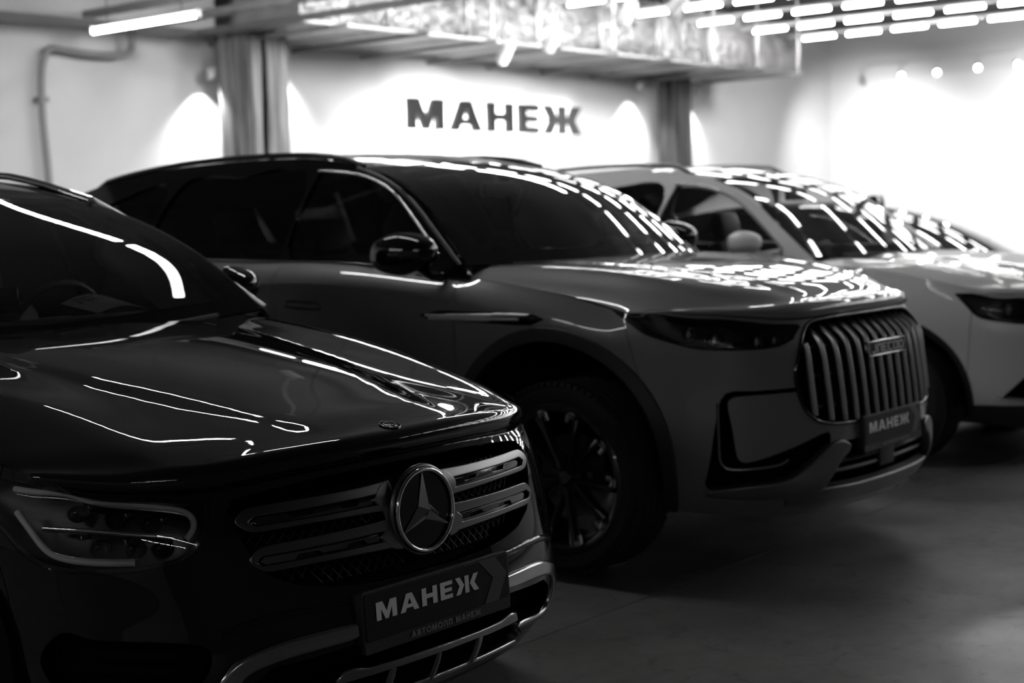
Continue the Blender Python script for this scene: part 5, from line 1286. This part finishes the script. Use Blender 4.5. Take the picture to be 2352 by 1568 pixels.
    V=[];fn=[(-2.84,.0),(-2.90,.018),(-2.97,.052),(-3.01,.056),(-3.02,.0)]
    zr=spl(b['roof'],np.array([-2.9]))[0]+.030
    MB().add([(x,w_,zr+h_) for x,h_ in fn for w_ in(-.022*(1-h_/.09),.022*(1-h_/.09))],[(2*i,2*i+1,2*i+3,2*i+2) for i in range(4)]+[(0,2,4,6,8),(9,7,5,3,1)]).obj('roof_antenna','gloss_black',root,auto=40)
    for x in(0,-2.705):
        for y in(.80,-.80):B.wheel((x,y,.345),.345,.230,.23,spokes_plain(5))
    return root,B

# ---- low dark saloon at the far right
def car_dark():
    root=tag(empty('saloon_car',(11.45,4.30,0),RZ),'low dark car half hidden behind the white SUV at the right edge','car')
    S=CarShape(SED);B=Body(S,SED,root);W=S.wrap;k=lambda q:.25+(q-.25)*.83
    hl=smooth(B.mix([('s',.365,k(.936)),('s',.42,k(.880)),('s',.485,k(.815)),('f',.775,k(.785)),('f',.71,k(.772)),('f',.62,k(.775)),('f',.53,k(.80)),('f',.54,k(.86)),('f',.60,k(.895)),('f',.68,k(.908)),('f',.79,k(.915)),('s',.47,k(.935))]),5,True,(0,6))
    grille=B.fr(mirror_half([(0,.76),(.30,.755),(.46,.73),(.44,.60),(.36,.54),(0,.53)]));low=B.fr(mirror_half([(0,.45),(.55,.45),(.60,.36),(.5,.31),(0,.30)]))
    b=dict(paint='paint_dark',roof_paint='paint_dark',pillar_paint='gloss_black',clad='plastic_black',sp=.07,spf=.06,sph=.05,
     arch=(0,.335,.385),rarch=-2.705,split=[(.43,.10),(.43,.40),(.44,.50),(.45,.65),(.455,k(.83))],headlight=hl,front_holes=[grille,low],
     doors=(-.50,-1.52,-2.45),rocker=.33,rsplit=-3.2,cowl=[(0,-.26),(.35,-.29),(.6,-.35),(.80,-.43)],
     A=[(-.42,.985),(-.75,1.15),(-1.10,1.30),(-1.42,1.385)],roof=[(-1.42,1.385),(-1.7,1.415),(-2.1,1.42),(-2.6,1.37),(-3.0,1.27),(-3.35,1.13)],
     ws_bulge=(.14,.10),ws_rise=(-.01,.02),crown=.03,glass_front='glass_tint',dbase=-3.25,bottom=.24,
     windows=[[(-.75,1.02),(-1.0,1.18),(-1.25,1.29),(-1.45,1.33),(-1.50,1.335),(-1.53,1.02)],[(-1.62,1.025),(-1.585,1.345),(-2.0,1.35),(-2.35,1.31),(-2.5,1.06)]],
     win_glass=['glass_tint','glass_dark'],wsharp=(0,))
    B.base(b)
    panel('grille_backing',W,[grille],'shell_black',root,sp=.08,off=-.05,depth=-.05);panel('intake_backing',W,[low],'shell_black',root,sp=.08,off=-.05,depth=-.05)
    for z in(.57,.61,.65,.69,.73):MB().tube(B.on(B.fr([(y,z) for y in np.linspace(-.36,.36,14)]),-.015),.008,6).obj('grille_slat','chrome',root,auto=50)
    lamp_unit(B,'headlight',hl,root,sp=.05)
    for sg in(1,-1):
        tp=smooth(b['windows'][0][:5],5,False)+[[-.004,.008]];MB().tube(np.stack([tp[:,0],(S.side(tp[:,0],tp[:,1])+.002)*sg,tp[:,1]],1),.007,8).obj('window_trim','chrome',root,auto=50)
    xs=np.linspace(.35,-.5,14)
    B.mirror((-.80,.98,1.05),(.13,.2,.13),'paint_dark',(-.70,.84,.98))
    B.interior(-.52,.92,-1.30,z=.30)
    for x in(0,-2.705):
        for y in(.80,-.80):B.wheel((x,y,.33),.33,.230,.22,spokes_plain(5))
    return root,B

# ---- price sheet curling on the black SUV's dashboard
def price_sheet():
    C=np.array([(-.95,.20,1.168),(-.755,.207,1.141),(-.80,.438,1.139),(-1.02,.43,1.178)]);o=np.array([2.777,3.423,0])
    r=tag(empty('price_sheet',(2.777+.32,3.423+.88,1.13)),'curled white price sheet lying behind the windscreen of the black SUV','price sheet')
    base=np.array([.32,.88,1.13])
    def at(u,v):
        u,v=np.asarray(u,float),np.asarray(v,float);P=(C[0][None]*((1-u)*(1-v))[:,None]+C[1][None]*((1-u)*v)[:,None]+C[2][None]*(u*v)[:,None]+C[3][None]*(u*(1-v))[:,None])
        P[:,2]+=.020*np.sin(np.pi*np.clip(u*.9+.05,0,1))-.004;return np.stack([P[:,1],-P[:,0],P[:,2]],1)-base
    n=13;U,V=np.meshgrid(np.linspace(0,1,n),np.linspace(0,1,n),indexing='ij');P=at(U.ravel(),V.ravel())
    Fc=[(i*n+j,i*n+j+1,(i+1)*n+j+1,(i+1)*n+j) for i in range(n-1) for j in range(n-1)]
    k=len(P);V2=np.concatenate([P,P-[0,0,.0006]]);Fc=[f[::-1] for f in Fc]+[tuple(q+k for q in f) for f in Fc]
    mesh('paper',V2,Fc,'paper',r)
    L,w=letters('4 166 000',1.,.2,.5)
    for ch,x,ps,hs in L:
        for q in ps:
            inner=[h_ for h_ in hs if in_poly(np.array([h_.mean(0)]),q)[0]];T2,T=tri2d([q],inner,.5)
            u=.12+T2[:,0]/w*.70;v=.40-T2[:,1]*.17;mesh('price_digit',at(u,v)+[0,0,.0012],T,'ink',r,False)
    for v0 in(.10,.16):
        u=np.linspace(.15,.6,8);mesh('text_line',np.concatenate([at(u,np.full(8,v0)),at(u,np.full(8,v0+.025))])+[0,0,.0012],[(i,i+1,9+i,8+i) for i in range(7)],'ink',r,False)
    return r
# ---- crinkled dark bow on the roof of the dark car
def roof_bow():
    r=tag(empty('roof_bow',(11.80,5.74,1.385)),'small crinkled dark bow on the roof of the half-hidden dark car','bow')
    for k in range(9):
        a=2*math.pi*k/9+.2;el=.25+.45*(k%3)/2;d=np.array([math.cos(a)*math.cos(el),math.sin(a)*math.cos(el),math.sin(el)]);s_=np.array([-math.sin(a),math.cos(a),0]);n_=np.cross(s_,d);n_=n_*np.sign(n_[2] or 1)
        P=[];W=.022
        for t in np.linspace(0,1,12):
            q=d*.11*math.sin(math.pi*t)*1.0+n_*.035*math.sin(2*math.pi*t)*-1+np.array([0,0,.02]);P.append(q)
        V=[p+s_*W*sg*(1+.25*math.sin(i*1.9+k)) for i,p in enumerate(P) for sg in(-1,1)]
        mesh('ribbon_loop',V,[(2*i,2*i+1,2*i+3,2*i+2) for i in range(11)],'gloss_black',r)
    MB().rbox((0,0,.02),(.05,.05,.04),.015).obj('bow_knot','gloss_black',r,auto=40)
    return r
# ------------------------------------------------------------------ assemble
mat('trim_silver',.16,rough=.38,metal=.8);glass('glass_side',.80,ior=1.52);glass('glass_mid',.42,ior=1.52)
car_black();car_grey();car_white();car_dark();price_sheet();roof_bow()
